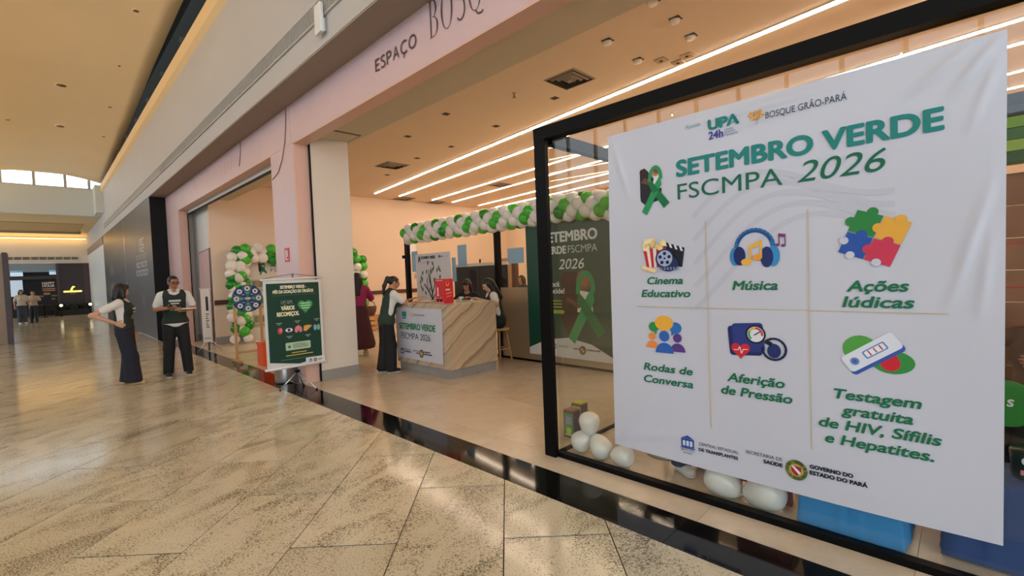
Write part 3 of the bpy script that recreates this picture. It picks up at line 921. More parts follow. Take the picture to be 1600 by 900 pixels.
text('BOSQUE GRÃO-PARÁ', FB, -0.815, 2.372, 0.036, (70, 78, 104), bn, w=0.38, align='L')
P = Print(FB, 0.0035, 0.00005)
rnd = random.Random(3)
for k in range(46):
    a = rnd.uniform(0, 2 * math.pi); r = math.sqrt(rnd.random())
    P.circ(-0.865 + 0.042 * r * math.cos(a), 2.405 + 0.026 * r * math.sin(a), 0.006, rnd.choice([(226, 168, 82), (214, 140, 66), (236, 190, 110)]), n=7)
P.line([(-0.862, 2.35), (-0.862, 2.40)], 0.004, (196, 180, 160)); P.build('tree_logo_print', bn)

def ribbon(P, x, y, s, dark=True):
    """awareness ribbon with two figures behind it; s = height"""
    if dark:
        P.poly([(x - .30*s, y - .10*s), (x - .30*s, y + .40*s), (x - .20*s, y + .48*s), (x - .12*s, y + .40*s), (x + .18*s, y + .0*s), (x + .16*s, y - .22*s), (x - .2*s, y - .28*s), (x - .29*s, y - .2*s)], (44, 40, 46))
        P.circ(x - .24*s, y + .40*s, .065*s, (66, 40, 34)); P.poly([(x - .28*s, y + .18*s), (x - .2*s, y + .28*s), (x + .02*s, y + .16*s), (x + .0*s, y + .08*s)], (110, 70, 56))
        P.poly([(x - .02*s, y + .0*s), (x + .02*s, y + .3*s), (x + .14*s, y + .3*s), (x + .17*s, y + .02*s)], (226, 224, 226))
        P.circ(x + .06*s, y + .36*s, .09*s, (176, 128, 98)); P.circ(x + .075*s, y + .39*s, .07*s, (120, 80, 56))
    gA, gB = (40, 150, 90), (22, 116, 66)
    P.poly([(x - .27*s, y - .42*s), (x - .16*s, y - .5*s), (x + .18*s, y + .08*s), (x + .15*s, y + .28*s), (x + .04*s, y + .12*s)], gA)
    P.poly([(x + .34*s, y - .30*s), (x + .22*s, y - .40*s), (x + .0*s, y - .08*s), (x - .1*s, y + .1*s), (x - .08*s, y + .22*s), (x + .02*s, y + .12*s)], gB)
    P.line([(x - .085*s, y + .18*s), (x - .06*s, y + .36*s), (x + .02*s, y + .46*s), (x + .1*s, y + .45*s), (x + .16*s, y + .34*s), (x + .165*s, y + .2*s)], .07*s, gA)
P = Print(FB, 0.0035); ribbon(P, -1.515, 2.075, 0.33); P.build('ribbon_print', bn)
# table rules
P = Print(FB, 0.0035)
gold = (206, 186, 146)
P.rect(-1.172, 0.51, -1.167, 1.83, gold).rect(-0.62, 0.51, -0.615, 1.83, gold).rect(-1.67, 1.277, -0.06, 1.282, gold)
P.build('rule_print', bn)
def cap(lines, x, y, h, ws, dy, bold=0.046):
    for k, (l, w) in enumerate(zip(lines, ws)):
        text(l, FB, x, y - dy * k, h, GREEN, bn, w=w, bold=bold, shear=0.2)
cap(['Cinema', 'Educativo'], -1.455, 1.435, 0.047, [0.25, 0.345], 0.087)
cap(['Música'], -0.895, 1.395, 0.052, [0.245], 0.08)
cap(['Ações', 'lúdicas'], -0.325, 1.385, 0.054, [0.245, 0.285], 0.082)
cap(['Rodas de', 'Conversa'], -1.455, 0.835, 0.048, [0.345, 0.345], 0.085)
cap(['Aferição', 'de Pressão'], -0.905, 0.830, 0.051, [0.315, 0.39], 0.083)
cap(['Testagem', 'gratuita', 'de HIV, Sífilis', 'e Hepatites.'], -0.335, 0.815, 0.050, [0.35, 0.285, 0.49, 0.435], 0.082)
# icons
P = Print(FB, 0.0035)                                              # popcorn, clapper, reel
cx, cy = -1.455, 1.635
P.poly([(cx + .0, cy + .085), (cx + .145, cy + .035), (cx + .125, cy - .09), (cx + .0, cy - .06)], (30, 32, 44))
for k in range(4):
    a = cx + .0 + .036 * k
    P.poly([(a, cy + .085 - .0125 * k), (a + .016, cy + .08 - .0125 * k), (a + .026, cy + .05 - .0125 * k), (a + .01, cy + .054 - .0125 * k)], (222, 222, 226))
x0, x1, xb0, xb1 = cx - .15, cx + .02, cx - .125, cx - .0
for k in range(7):
    a, b = k / 7, (k + 1) / 7
    P.poly([(x0 + (x1 - x0) * a, cy + .045), (x0 + (x1 - x0) * b, cy + .045), (xb0 + (xb1 - xb0) * b, cy - .085), (xb0 + (xb1 - xb0) * a, cy - .085)], (200, 40, 52) if k % 2 == 0 else (236, 226, 218))
for k in range(26):
    P.circ(cx - .065 + rnd.uniform(-.075, .075), cy + .065 + rnd.uniform(-.025, .045), .016, rnd.choice([(246, 218, 150), (236, 196, 116), (250, 232, 184)]), n=9)
P.circ(cx + .035, cy - .065, .07, (40, 48, 84), ry=.05); P.circ(cx + .01, cy - .03, .066, (44, 52, 90)); P.circ(cx + .01, cy - .028, .054, (168, 182, 214))
for k in range(5):
    a = 2 * math.pi * k / 5 + .3
    P.circ(cx + .01 + .033 * math.cos(a), cy - .028 + .033 * math.sin(a), .012, (28, 34, 58), n=12)
P.circ(cx + .01, cy - .028, .007, (28, 34, 58), n=10)
for k in range(6): P.rect(cx - .02 + .022 * k, cy - .105, cx - .006 + .022 * k, cy - .088, (110, 130, 176))
for k in range(7): P.circ(cx - .145 + .013 * k, cy - .085 - .004 * k, .013, (244, 214, 148), n=9)
P.build('picture_print', bn)
P = Print(FB, 0.0035)                                              # headphones with note
cx, cy = -0.89, 1.63
P.line([(cx + .1 * math.cos(a), cy + .01 + .105 * math.sin(a)) for a in [math.pi * k / 14 for k in range(15)]], .026, (44, 104, 168))
P.line([(cx + .096 * math.cos(a), cy + .012 + .096 * math.sin(a)) for a in [math.pi * (.12 + .76 * k / 12) for k in range(13)]], .01, (30, 70, 130))
P.circ(cx - .108, cy - .035, .03, (54, 134, 196), ry=.055).circ(cx - .083, cy - .033, .034, (34, 44, 98), ry=.056)
P.circ(cx + .10, cy - .04, .034, (54, 140, 200), ry=.06).circ(cx + .066, cy - .045, .034, (36, 50, 108), ry=.06)
P.poly([(cx - .02, cy + .03), (cx + .04, cy + .055), (cx + .04, cy + .03), (cx - .02, cy + .005)], (240, 176, 64))
P.rect(cx - .028, cy - .06, cx - .016, cy + .03, (240, 176, 64)).rect(cx + .03, cy - .045, cx + .042, cy + .05, (240, 176, 64))
P.circ(cx - .045, cy - .07, .03, (242, 178, 66), ry=.02).circ(cx + .016, cy - .045, .026, (236, 156, 58), ry=.018)
pu = (120, 54, 120)
P.rect(cx + .128, cy + .02, cx + .134, cy + .085, pu).rect(cx + .158, cy + .015, cx + .164, cy + .08, pu).poly([(cx + .128, cy + .085), (cx + .164, cy + .078), (cx + .164, cy + .06), (cx + .128, cy + .067)], pu)
P.circ(cx + .122, cy + .02, .011, pu, ry=.008).circ(cx + .152, cy + .015, .011, pu, ry=.008)
P.build('picture_print', bn)
P = Print(FB, 0.0035)                                              # jigsaw
cx, cy = -0.335, 1.655
def rot(pts, ang, ox, oy): return [(ox + a * math.cos(ang) - b * math.sin(ang), oy + a * math.sin(ang) + b * math.cos(ang)) for a, b in pts]
A = math.radians(-22)
for (qx, qy, c1) in ((-.058, .058, (46, 132, 66)), (.058, .058, (232, 172, 66)), (-.058, -.058, (44, 84, 168)), (.058, -.058, (206, 58, 88))):
    P.poly(rot([(qx - .056, qy - .056), (qx + .056, qy - .056), (qx + .056, qy + .056), (qx - .056, qy + .056)], A, cx, cy), c1)
for (qx, qy, c1) in ((-.12, .05, (46, 132, 66)), (-.05, .12, (46, 132, 66)), (-.052, .0, (44, 84, 168)), (.0, .052, (232, 172, 66)), (.06, .0, (206, 58, 88)), (.0, -.06, (206, 58, 88)), (.07, .115, (232, 172, 66))):
    P.poly(rot(ngon(qx, qy, .024, n=14), A, cx, cy), c1)
for (qx, qy) in ((-.112, -.05), (-.06, -.112), (.055, -.112)):
    P.poly(rot(ngon(qx, qy, .02, n=14), A, cx, cy), (202, 204, 216))
P.build('picture_print', bn)
P = Print(FB, 0.0035)                                              # people talking
cx, cy = -1.47, 1.085
P.circ(cx - .075, cy + .055, .038, (52, 142, 72), ry=.034).poly([(cx - .08, cy + .03), (cx - .05, cy + .035), (cx - .06, cy + .0)], (52, 142, 72))
P.circ(cx + .08, cy + .055, .042, (44, 112, 186), ry=.038).poly([(cx + .05, cy + .03), (cx + .085, cy + .025), (cx + .05, cy + .0)], (44, 112, 186))
P.circ(cx, cy + .085, .066, (240, 176, 62), ry=.05).poly([(cx - .03, cy + .05), (cx + .015, cy + .05), (cx - .01, cy + .015)], (240, 176, 62))
for (dx, r, c1, yy) in ((-.088, .026, (236, 140, 70), -.01), (.092, .03, (92, 60, 134), -.012), (.0, .037, (48, 100, 180), -.005)):
    P.circ(cx + dx, cy + yy, r, c1); hw = r * 1.75
    P.poly([(cx + dx + a, cy + yy - r * 3.1 + b) for a, b in ngon(0, 0, hw, r * 1.9, 14, 0, math.pi)], c1)
P.build('picture_print', bn)
P = Print(FB, 0.0035)                                              # blood pressure cuff
cx, cy = -0.915, 1.085
P.poly(rot(rrect(-.10, -.10, .085, .08, .02), math.radians(4), cx - .035, cy + .015), (34, 44, 104)).poly(rot(rrect(-.085, -.09, .09, .085, .02), math.radians(4), cx - .025, cy + .025), (46, 60, 130))
P.circ(cx + .02, cy + .045, .056, (24, 28, 52)).circ(cx + .02, cy + .045, .046, (226, 228, 234))
for a0, a1, c1 in ((150, 230, (60, 160, 90)), (90, 150, (232, 176, 72)), (-10, 90, (206, 60, 60))):
    P.line([(cx + .02 + .037 * math.cos(math.radians(a0 + (a1 - a0) * k / 6)), cy + .045 + .037 * math.sin(math.radians(a0 + (a1 - a0) * k / 6))) for k in range(7)], .012, c1)
P.line([(cx + .012, cy + .04), (cx + .045, cy + .062)], .006, (30, 30, 40))
P.line([(cx + .118 + .062 * math.cos(math.radians(a)), cy - .035 + .062 * math.sin(math.radians(a))) for a in range(-190, 141, 22)], .013, (30, 34, 66))
P.circ(cx + .118, cy - .045, .036, (38, 50, 110), ry=.042); P.poly(rot(rrect(-.02, -.012, .02, .012, .004), -.5, cx + .09, cy + .0), (28, 30, 48))
def heart(x, y, s): return [(x + s * 16 * math.sin(t) ** 3 / 17, y + s * (13 * math.cos(t) - 5 * math.cos(2 * t) - 2 * math.cos(3 * t) - math.cos(4 * t)) / 17) for t in [2 * math.pi * k / 32 for k in range(32)]]
P.poly(heart(cx - .065, cy - .055, .058), (206, 44, 58)); P.line([(cx - .105, cy - .055), (cx - .08, cy - .055), (cx - .07, cy - .035), (cx - .06, cy - .075), (cx - .05, cy - .05), (cx - .025, cy - .05)], .005, (238, 214, 214))
P.build('picture_print', bn)
P = Print(FB, 0.0035)                                              # rapid test and drop
cx, cy = -0.33, 1.065
P.circ(cx - .065, cy + .02, .075, (84, 160, 70), ry=.072).circ(cx + .065, cy - .035, .085, (56, 142, 66), ry=.058)
P.circ(cx + .055, cy - .04, .04, (206, 40, 56)).poly([(cx + .02, cy - .02), (cx + .09, cy - .025), (cx + .06, cy + .045)], (206, 40, 56))
A = math.radians(36)
P.poly(rot(rrect(-.135, -.05, .125, .045, .018), A, cx - .01, cy + .0), (58, 88, 172)).poly(rot(rrect(-.135, -.038, .125, .052, .018), A, cx - .013, cy + .004), (222, 226, 236))
P.poly(rot(rrect(-.04, -.012, .07, .03, .008), A, cx - .012, cy + .004), (112, 140, 196)).poly(rot(rrect(-.032, -.006, .062, .024, .005), A, cx - .012, cy + .004), (232, 234, 240))
for k in range(3): P.poly(rot([(-.015 + .028 * k, -.004), (-.009 + .028 * k, -.004), (-.009 + .028 * k, .022), (-.015 + .028 * k, .022)], A, cx - .012, cy + .004), (206, 50, 66))
P.poly(rot(ngon(-.09, .006, .02, n=14), A, cx - .012, cy + .004), (112, 140, 196)).poly(rot(ngon(-.09, .006, .011, n=12), A, cx - .012, cy + .004), (70, 100, 176))
P.build('picture_print', bn)
def hospital(P, x, y, s, c):
    P.poly([(x - .5*s, y + .28*s), (x + .5*s, y + .28*s), (x, y + .55*s)], c).rect(x - .5*s, y - .4*s, x + .5*s, y + .26*s, c).rect(x - .58*s, y - .5*s, x + .58*s, y - .42*s, c)
    for k in range(3):
        P.rect(x - .38*s + .28*s*k, y - .3*s, x - .18*s + .28*s*k, y + .12*s, (206, 214, 232), .05*s)
def crest(P, x, y, s):
    rr = random.Random(5)
    for k in range(26):
        a = 2 * math.pi * k / 26
        P.circ(x + .4*s*math.cos(a), y + .42*s*math.sin(a), .12*s, rr.choice([(96, 104, 44), (130, 126, 60), (74, 88, 40)]), n=8)
    P.circ(x, y, .34*s, (176, 160, 90)).poly([(x - .24*s, y + .2*s), (x + .24*s, y + .2*s), (x + .22*s, y - .1*s), (x, y - .32*s), (x - .22*s, y - .1*s)], (176, 40, 56))
    P.poly([(x - .24*s, y + .2*s), (x - .12*s, y + .2*s), (x + .22*s, y - .1*s), (x + .12*s, y - .2*s)], (238, 234, 236))
P = Print(FB, 0.0035); hospital(P, -1.325, 0.385, 0.085, (44, 76, 150)); P.build('logo_print', bn)
text('SANTA CASA', FB, -1.325, 0.327, 0.011, DARK, bn, w=0.09); text('DO PARÁ', FB, -1.325, 0.308, 0.011, DARK, bn, w=0.06)
text('CENTRAL ESTADUAL', FB, -1.25, 0.383, 0.019, DARK, bn, w=0.245, align='L'); text('DE TRANSPLANTES', FB, -1.25, 0.347, 0.019, DARK, bn, w=0.24, bold=0.06, align='L')
text('SECRETARIA DE', FB, -0.765, 0.402, 0.020, DARK, bn, w=0.20, align='R'); text('SAÚDE', FB, -0.765, 0.368, 0.020, DARK, bn, w=0.10, bold=0.08, align='R')
P = Print(FB, 0.0035, 0.0001); crest(P, -0.695, 0.372, 0.108); P.build('crest_print', bn)
text('GOVERNO DO', FB, -0.628, 0.402, 0.020, DARK, bn, w=0.195, bold=0.09, align='L'); text('ESTADO DO PARÁ', FB, -0.628, 0.368, 0.020, DARK, bn, w=0.255, bold=0.09, align='L')

# ------------------------------------------------------------------ balloons
def balloon_mesh(name, m, pear=0.14, nu=14, nv=10):
    mb = MB(); mb.sm = True
    vs = [(0, 0, 1.0)]
    for j in range(1, nv):
        t = math.pi * j / nv
        r = math.sin(t) * (1 + pear * 0.5 * math.cos(t)); z = math.cos(t) * (1 + (pear if math.cos(t) < 0 else 0))
        for k in range(nu):
            a = 2 * math.pi * k / nu
            vs.append((r * math.cos(a), r * math.sin(a), z))
    vs.append((0, 0, -1 - pear))
    fs = [(0, 1 + k, 1 + (k + 1) % nu) for k in range(nu)]
    for j in range(nv - 2):
        for k in range(nu):
            a = 1 + j * nu; b = a + nu
            fs.append((a + k, b + k, b + (k + 1) % nu, a + (k + 1) % nu))
    last = len(vs) - 1; a = 1 + (nv - 2) * nu
    fs += [(a + (k + 1) % nu, a + k, last) for k in range(nu)]
    mb.add(vs, fs)
    mb.lathe([(0.10, -1.12 - pear), (0.03, -1.0 - pear), (0.05, -0.95 - pear)], (0, 0, 0), 8)
    return mb.mesh(name, m)
lat_g = mat('green_latex', (72, 186, 52), 0.18, spec=0.6); lat_w = mat('white_latex', (238, 232, 222), 0.2, spec=0.6)
lat_d = mat('deep_green_latex', (28, 140, 40), 0.18, spec=0.6)
pearl = mat('pearl_latex', (232, 230, 222), 0.16, spec=0.7)
B_G = balloon_mesh('balloon_green', lat_g); B_W = balloon_mesh('balloon_white', lat_w); B_D = balloon_mesh('balloon_deep_green', lat_d)
B_P = balloon_mesh('balloon_pearl', pearl, 0.33, 22, 16)
def aim(d):
    """rotation turning local -z (the knot) towards d"""
    return Vector((0, 0, -1)).rotation_difference(Vector(d)).to_euler()
rb = random.Random(11)
gar = thing('balloon_garland', 'long green and white balloon garland along the top of the glass partition', 'balloon garland', (5.85, 6.3, 2.25))
yy = 8.92; i = 0
while yy > 3.05:
    zc = 2.50 + 0.06 * (8.9 - yy) / 6 - (0.0 if yy > 4.3 else 0.12 * (4.3 - yy))
    for j in range(4):
        a = math.radians(90 * j + 45 * (i % 2) + 10)
        r = 0.105
        green = ((i // 1) % 3 == 0) if j % 2 == 0 else ((i + 1) % 3 == 0)
        me = (B_G if rb.random() < 0.7 else B_D) if green else B_W
        inst(me, 'balloon', gar, (5.86 - r * math.cos(a), yy, zc + 0.125 * math.sin(a)), aim((math.cos(a), 0, -math.sin(a))), 0.112 * rb.uniform(0.93, 1.05))
    yy -= 0.125; i += 1
arch = thing('balloon_arch', 'green and white balloon arch framing a backdrop against the peach wall', 'balloon arch', (5.2, 13.55, 0))
def cluster(x, z, green, n=5, r=0.15):
    for k in range(n):
        a = 2 * math.pi * k / n + x
        me = (B_G if k % 2 else B_D) if green else B_W
        inst(me, 'balloon', arch, (x + r * math.cos(a), 13.55 - 0.10 - 0.06 * (k % 2), z + r * math.sin(a)), aim((-math.cos(a) * .5, 1, -math.sin(a) * .5)), 0.135 * rb.uniform(0.92, 1.05))
for k, z in enumerate((0.14, 0.42, 0.70, 0.98, 1.26, 1.54, 1.82, 2.06)):
    cluster(3.62 + 0.03 * math.sin(k * 2), z + 0.06, k in (1, 3, 5), 5 if k else 3, 0.17)
for k, x in enumerate((3.75, 4.12, 4.5, 4.86, 5.22, 5.58, 5.94, 6.3, 6.66)):
    cluster(x, 2.30 + (0.03 if k % 2 else 0), k % 2 == 0, 5, 0.15)
for k, z in enumerate((0.3, 0.6, 0.9, 1.2, 1.5, 1.8, 2.05)):
    cluster(6.98, z, k % 2 == 0 and k > 0, 4, 0.15)
bk = thing('backdrop_panel', 'white printed backdrop with ribbon logo inside the balloon arch', 'backdrop', (5.3, 13.75, 0))
MB().box(3.85, 6.8, 13.72, 13.75, 0.0, 2.16).build('board', mat('white_board', (226, 220, 210), 0.5), bk)
FBK = Frame((0, 13.72, 0), (1, 0, 0), (0, 0, 1))
P = Print(FBK, 0.001); ribbon(P, 4.30, 1.93, 0.34); P.build('ribbon_print', bk)
text('SETEMBRO VERDE', FBK, 4.5, 1.99, 0.10, (28, 92, 62), bk, w=1.35, bold=0.06, align='L'); text('FSCMPA 2026', FBK, 4.5, 1.84, 0.10, (90, 110, 100), bk, w=1.1, align='L')
for k, (u, v) in enumerate(((4.15, 1.3), (4.15, 0.85), (4.15, 0.35), (4.9, 1.3), (4.9, 0.7), (5.7, 1.3), (5.7, 0.7))):
    P = Print(FBK, 0.001)
    P.rect(u - 0.16, v, u + 0.2, v + 0.34, (176, 190, 172)).rect(u - 0.12, v + 0.14, u + 0.16, v + 0.30, (122, 140, 120)).rect(u - 0.14, v + 0.04, u + 0.18, v + 0.07, (196, 160, 120)).circ(u, v + 0.22, 0.06, (190, 140, 110))
    P.build('photo_print', bk)
foil = MB()
for k in range(18):
    a = k * 2.4; r = 0.05 + 0.008 * k
    foil.ball((4.22 + r * math.cos(a), 11.6 + 0.03 * math.sin(3 * a), 1.35 + 1.25 * r * math.sin(a)), (0.05, 0.05, 0.06), 8, 6)
ft = thing('foil_balloon', 'crumpled shiny pink foil balloon on a white stand beside the prize wheel', 'balloon', (3.95, 11.6, 0))
foil.build('bouquet', mat('pink_foil', (226, 70, 160), 0.2, metal=0.4), ft)
MB().tube([(4.22, 11.6, 0.03), (4.22, 11.6, 1.2)], 0.008, 8).lathe([(0.16, 0), (0.15, 0.03)], (4.22, 11.6, 0), 16).build('stand', white_plastic, ft)

# white balloons lying inside the showcase
def loose_balloon(x, y, z, r, d, label):
    o = inst(B_P, 'balloon', None, (x, y, z), aim(d), r)
    tag(o, label, 'balloon', group='white balloons inside the glass showcase')
loose_balloon(3.16, 2.345, 0.10, 0.088, (0.2, -0.6, 0.5), 'white balloon of the tied trio, lower, beside the black post')
loose_balloon(3.17, 2.265, 0.275, 0.088, (0.0, 0.0, -1), 'white balloon of the tied trio, standing upright on top')
loose_balloon(3.14, 2.135, 0.10, 0.092, (0.2, 0.6, 0.5), 'white balloon of the tied trio, lower, on the banner side')
loose_balloon(3.13, 1.925, 0.088, 0.086, (-0.05, 0.95, -0.2), 'single white balloon lying beside the tied trio')
loose_balloon(3.14, 1.185, 0.11, 0.108, (0.0, -0.85, -0.45), 'white balloon beside the white shoe under the banner')
loose_balloon(3.13, 0.905, 0.115, 0.112, (0.0, 0.9, -0.4), 'white balloon in front of the red stool under the banner')
loose_balloon(3.75, 2.12, 0.115, 0.11, (0.5, -0.5, -0.4), 'white balloon further inside, half hidden by the banner edge')
# two small cartons behind the trio
for (x, y, h, c1, c2, lab) in ((3.42, 2.64, 0.25, (92, 150, 62), (96, 74, 96), 'green and purple printed carton behind the upright white balloon'), (3.57, 2.66, 0.28, (190, 190, 60), (110, 84, 104), 'yellow topped printed carton just behind the green one')):
    ct = thing('snack_carton', lab, 'carton', (x, y, 0))
    MB().bbox(x - 0.05, x + 0.05, y - 0.06, y + 0.06, 0, h, 0.004).build('box_body', ink(c2), ct)
    P = Print(Frame((x - 0.05, y, 0), (0, -1, 0), (0, 0, 1)), 0.0006)
    P.rect(-0.05, 0.02, 0.05, h - 0.02, c1).rect(-0.035, 0.13, 0.035, 0.2, (150, 140, 180)).circ(0.0, 0.07, 0.03, (190, 210, 70)).rect(-0.04, 0.025, 0.04, 0.04, (220, 220, 90))
    P.build('side_print', ct)
    MB().box(x - 0.045, x + 0.045, y - 0.055, y + 0.055, h, h + 0.012).build('lid', ink((206, 200, 70) if h > 0.26 else (150, 104, 90)), ct)

# ------------------------------------------------------------------ inside the showcase: cloth tables and stool
def cloth_table(label, x0, x1, y0, y1, h, rgb, m, flare=0.05, amp=0.005, n=96):
    t = thing('clothed_table', label, 'table', ((x0 + x1) / 2, (y0 + y1) / 2, 0))
    per = []
    for k in range(n):
        s = 4 * k / n; e = int(s); f = s - e
        c = [(x0, y0), (x1, y0), (x1, y1), (x0, y1)]
        a, b = c[e], c[(e + 1) % 4]
        per.append((a[0] + (b[0] - a[0]) * f, a[1] + (b[1] - a[1]) * f))
    cx, cy = (x0 + x1) / 2, (y0 + y1) / 2
    mb = MB(); mb.sm = True; vs = []
    for lv, (zz, fl) in enumerate(((h, -0.01), (h - 0.02, 0.0), (h * 0.6, 0.3), (h * 0.3, 0.7), (0.012, 1.0))):
        for k, (a, b) in enumerate(per):
            d = math.hypot(a - cx, b - cy); w = amp * fl * math.sin(k * 1.1 + 2.0 * math.sin(k * 0.37)) if fl > 0 else 0
            q = (d + flare * max(fl, 0) + w + (fl if fl < 0 else 0)) / d
            vs.append((cx + (a - cx) * q, cy + (b - cy) * q, zz))
    fs = []
    for l in range(4):
        for k in range(n): fs.append((l * n + k, (l + 1) * n + k, (l + 1) * n + (k + 1) % n, l * n + (k + 1) % n))
    fs.append(list(range(n))); mb.add(vs, fs); mb.build('cloth', m, t)
    MB().box(x0 + 0.04, x1 - 0.04, y0 + 0.04, y1 - 0.04, h - 0.04, h - 0.006).build('table_top', dark_wood, t)
    for a in (x0 + 0.06, x1 - 0.06):
        for b in (y0 + 0.06, y1 - 0.06): MB().tube([(a, b, 0), (a, b, h - 0.04)], 0.015, 8).build('leg', black_metal, t)
    return t
cloth_table('low table covered with a bright light blue cloth under the banner', 3.13, 3.62, 0.27, 0.70, 0.48, 0, mat('light_blue_cloth', (40, 140, 206), 0.7, bump=0.1, bscale=25))
cloth_table('table draped in dark blue cloth beside the banner edge', 3.22, 3.95, -1.5, 0.06, 0.42, 0, mat('dark_blue_cloth', (26, 66, 128), 0.7, bump=0.08, bscale=20))
st = thing('plastic_stool', 'red plastic stool hidden behind the white balloons', 'stool', (3.42, 0.98, 0))
redp = mat('red_plastic', (178, 40, 62), 0.4)
MB().bbox(3.26, 3.60, 0.80, 1.14, 0.40, 0.44, 0.015).build('seat', redp, st)
for sxn, syn in ((0, 0), (1, 0), (0, 1), (1, 1)):
    a = 3.28 + 0.27 * sxn; b = 0.82 + 0.27 * syn
    MB().prism([(0, 0), (0.05, 0), (0.05, 0.05), (0, 0.05)], lambda p, q: (a + p - 0.02 + 0.04 * sxn, b + q - 0.02 + 0.04 * syn, 0), lambda p, q: (a + p, b + q, 0.40)).build('leg', redp, st)
MB().box(3.27, 3.29, 0.84, 1.10, 0.08, 0.38).build('side_panel', redp, st)
cs_ = thing('swivel_stool', 'dark swivel stool with chrome base behind the large banner', 'stool', (3.60, 1.80, 0))
MB().lathe([(0.17, 0), (0.165, 0.012), (0.03, 0.04), (0.025, 0.42)], (3.60, 1.80, 0), 24).build('base', steel, cs_)
MB().lathe([(0.15, 0), (0.17, 0.02), (0.17, 0.06), (0.14, 0.08)], (3.60, 1.80, 0.42), 24).build('seat', mat('dark_upholstery', (44, 38, 34), 0.8), cs_)
# things on the dark blue table beyond the banner edge
gd = thing('round_sign', 'round green sign with white letter standing on the dark blue table', 'sign', (3.675, -0.15, 0.42))
MB().lathe([(0.05, 0), (0.05, 0.02)], (3.675, -0.15, 0.42), 16).build('foot', black_metal, gd)
mb = MB(); mb.prism(ngon(-0.15, 0.73, 0.125, n=32), lambda a, b: (3.66, a, b), lambda a, b: (3.69, a, b)); mb.build('disc', mat('leaf_green', (44, 128, 44), 0.4), gd)
text('S', Frame((3.66, 0, 0), (0, -1, 0), (0, 0, 1)), 0.165, 0.72, 0.036, (226, 232, 222), gd, bold=0.08, shear=0.15)
MB().box(3.665, 3.685, -0.17, -0.13, 0.43, 0.62).build('stem', black_metal, gd)
jr = thing('printed_tumbler', 'dark green printed tumbler on the dark blue table', 'tumbler', (3.42, -0.22, 0.42))
MB().lathe([(0.045, 0), (0.055, 0.01), (0.062, 0.14), (0.058, 0.15)], (3.42, -0.21, 0.42), 20).build('cup', mat('bottle_green', (30, 54, 44), 0.3), jr)
P = Print(Frame((3.357, -0.21, 0.42), (0, -1, 0), (0, 0, 1)), 0.0); P.circ(0.0, 0.10, 0.022, (220, 226, 226)).rect(-0.025, 0.03, 0.025, 0.055, (214, 140, 160)); P.build('print', jr)
yb = thing('yellow_box', 'yellow box with red rim beyond the round green sign', 'box', (3.95, -0.62, 0.42))
MB().box(3.8, 3.92, -0.75, -0.48, 0.42, 0.70).build('box_body', ink((222, 214, 90)), yb); MB().box(3.79, 3.93, -0.76, -0.47, 0.70, 0.72).build('lid', ink((206, 60, 50)), yb)
wp = thing('wooden_backdrop', 'tall brown wooden plank backdrop deep behind the banner edge', 'backdrop', (5.0, -1.2, 0))
pm = mat('brown_plank', (150, 96, 60), 0.5, var=0.18, vscale=5)
for k in range(9):
    MB().bbox(4.98, 5.02, -2.4, 0.15, 0.02 + 0.235 * k, 0.25 + 0.235 * k, 0.006).build('plank', pm, wp)
for yq in (-2.2, 0.0): MB().box(5.02, 5.06, yq - 0.04, yq + 0.04, 0, 2.2).build('batten', dark_wood, wp)
P = Print(Frame((4.98, 0, 0), (0, -1, 0), (0, 0, 1)), 0.001); P.line([(0.2, 1.62), (1.6, 1.62)], 0.012, (190, 60, 44)).line([(0.2, 1.3), (1.6, 1.3)], 0.012, (190, 60, 44)).line([(0.3, 1.36), (0.42, 1.56), (0.5, 1.36)], 0.015, (190, 60, 44)); P.build('painted_lines', wp)
sh2 = thing('green_canopy', 'striped green and black shade above the wooden backdrop', 'canopy', (4.9, -1.2, 2.2))
for k, c1 in enumerate(((30, 36, 40), (40, 48, 44), (120, 160, 60), (70, 110, 60), (150, 180, 80), (60, 96, 54))):
    MB().box(4.80, 4.96, -2.5, 0.25, 2.66 - 0.08 * k - 0.075, 2.66 - 0.08 * k).build('slat', ink(c1), sh2)
for yq in (-2.45, 0.21): MB().box(4.86, 4.92, yq - 0.03, yq + 0.03, 0.0, 2.66).build('post', black_metal, sh2)
cr = thing('dark_armchair', 'dark rounded armchair in front of the wooden backdrop', 'armchair', (4.4, -0.75, 0))
dk = mat('dark_upholstery', (44, 38, 34), 0.8)
MB().bbox(4.1, 4.7, -1.1, -0.4, 0.12, 0.45, 0.08).build('seat', dk, cr); MB().bbox(4.55, 4.75, -1.1, -0.4, 0.45, 1.12, 0.09).build('backrest', dk, cr)
for b in (-1.18, -0.32): MB().bbox(4.1, 4.7, b - 0.09, b + 0.09, 0.12, 0.66, 0.06).build('armrest', dk, cr)
for a in (4.16, 4.64):
    for b in (-1.15, -0.35): MB().box(a - 0.02, a + 0.02, b - 0.02, b + 0.02, 0, 0.12).build('leg', dark_wood, cr)

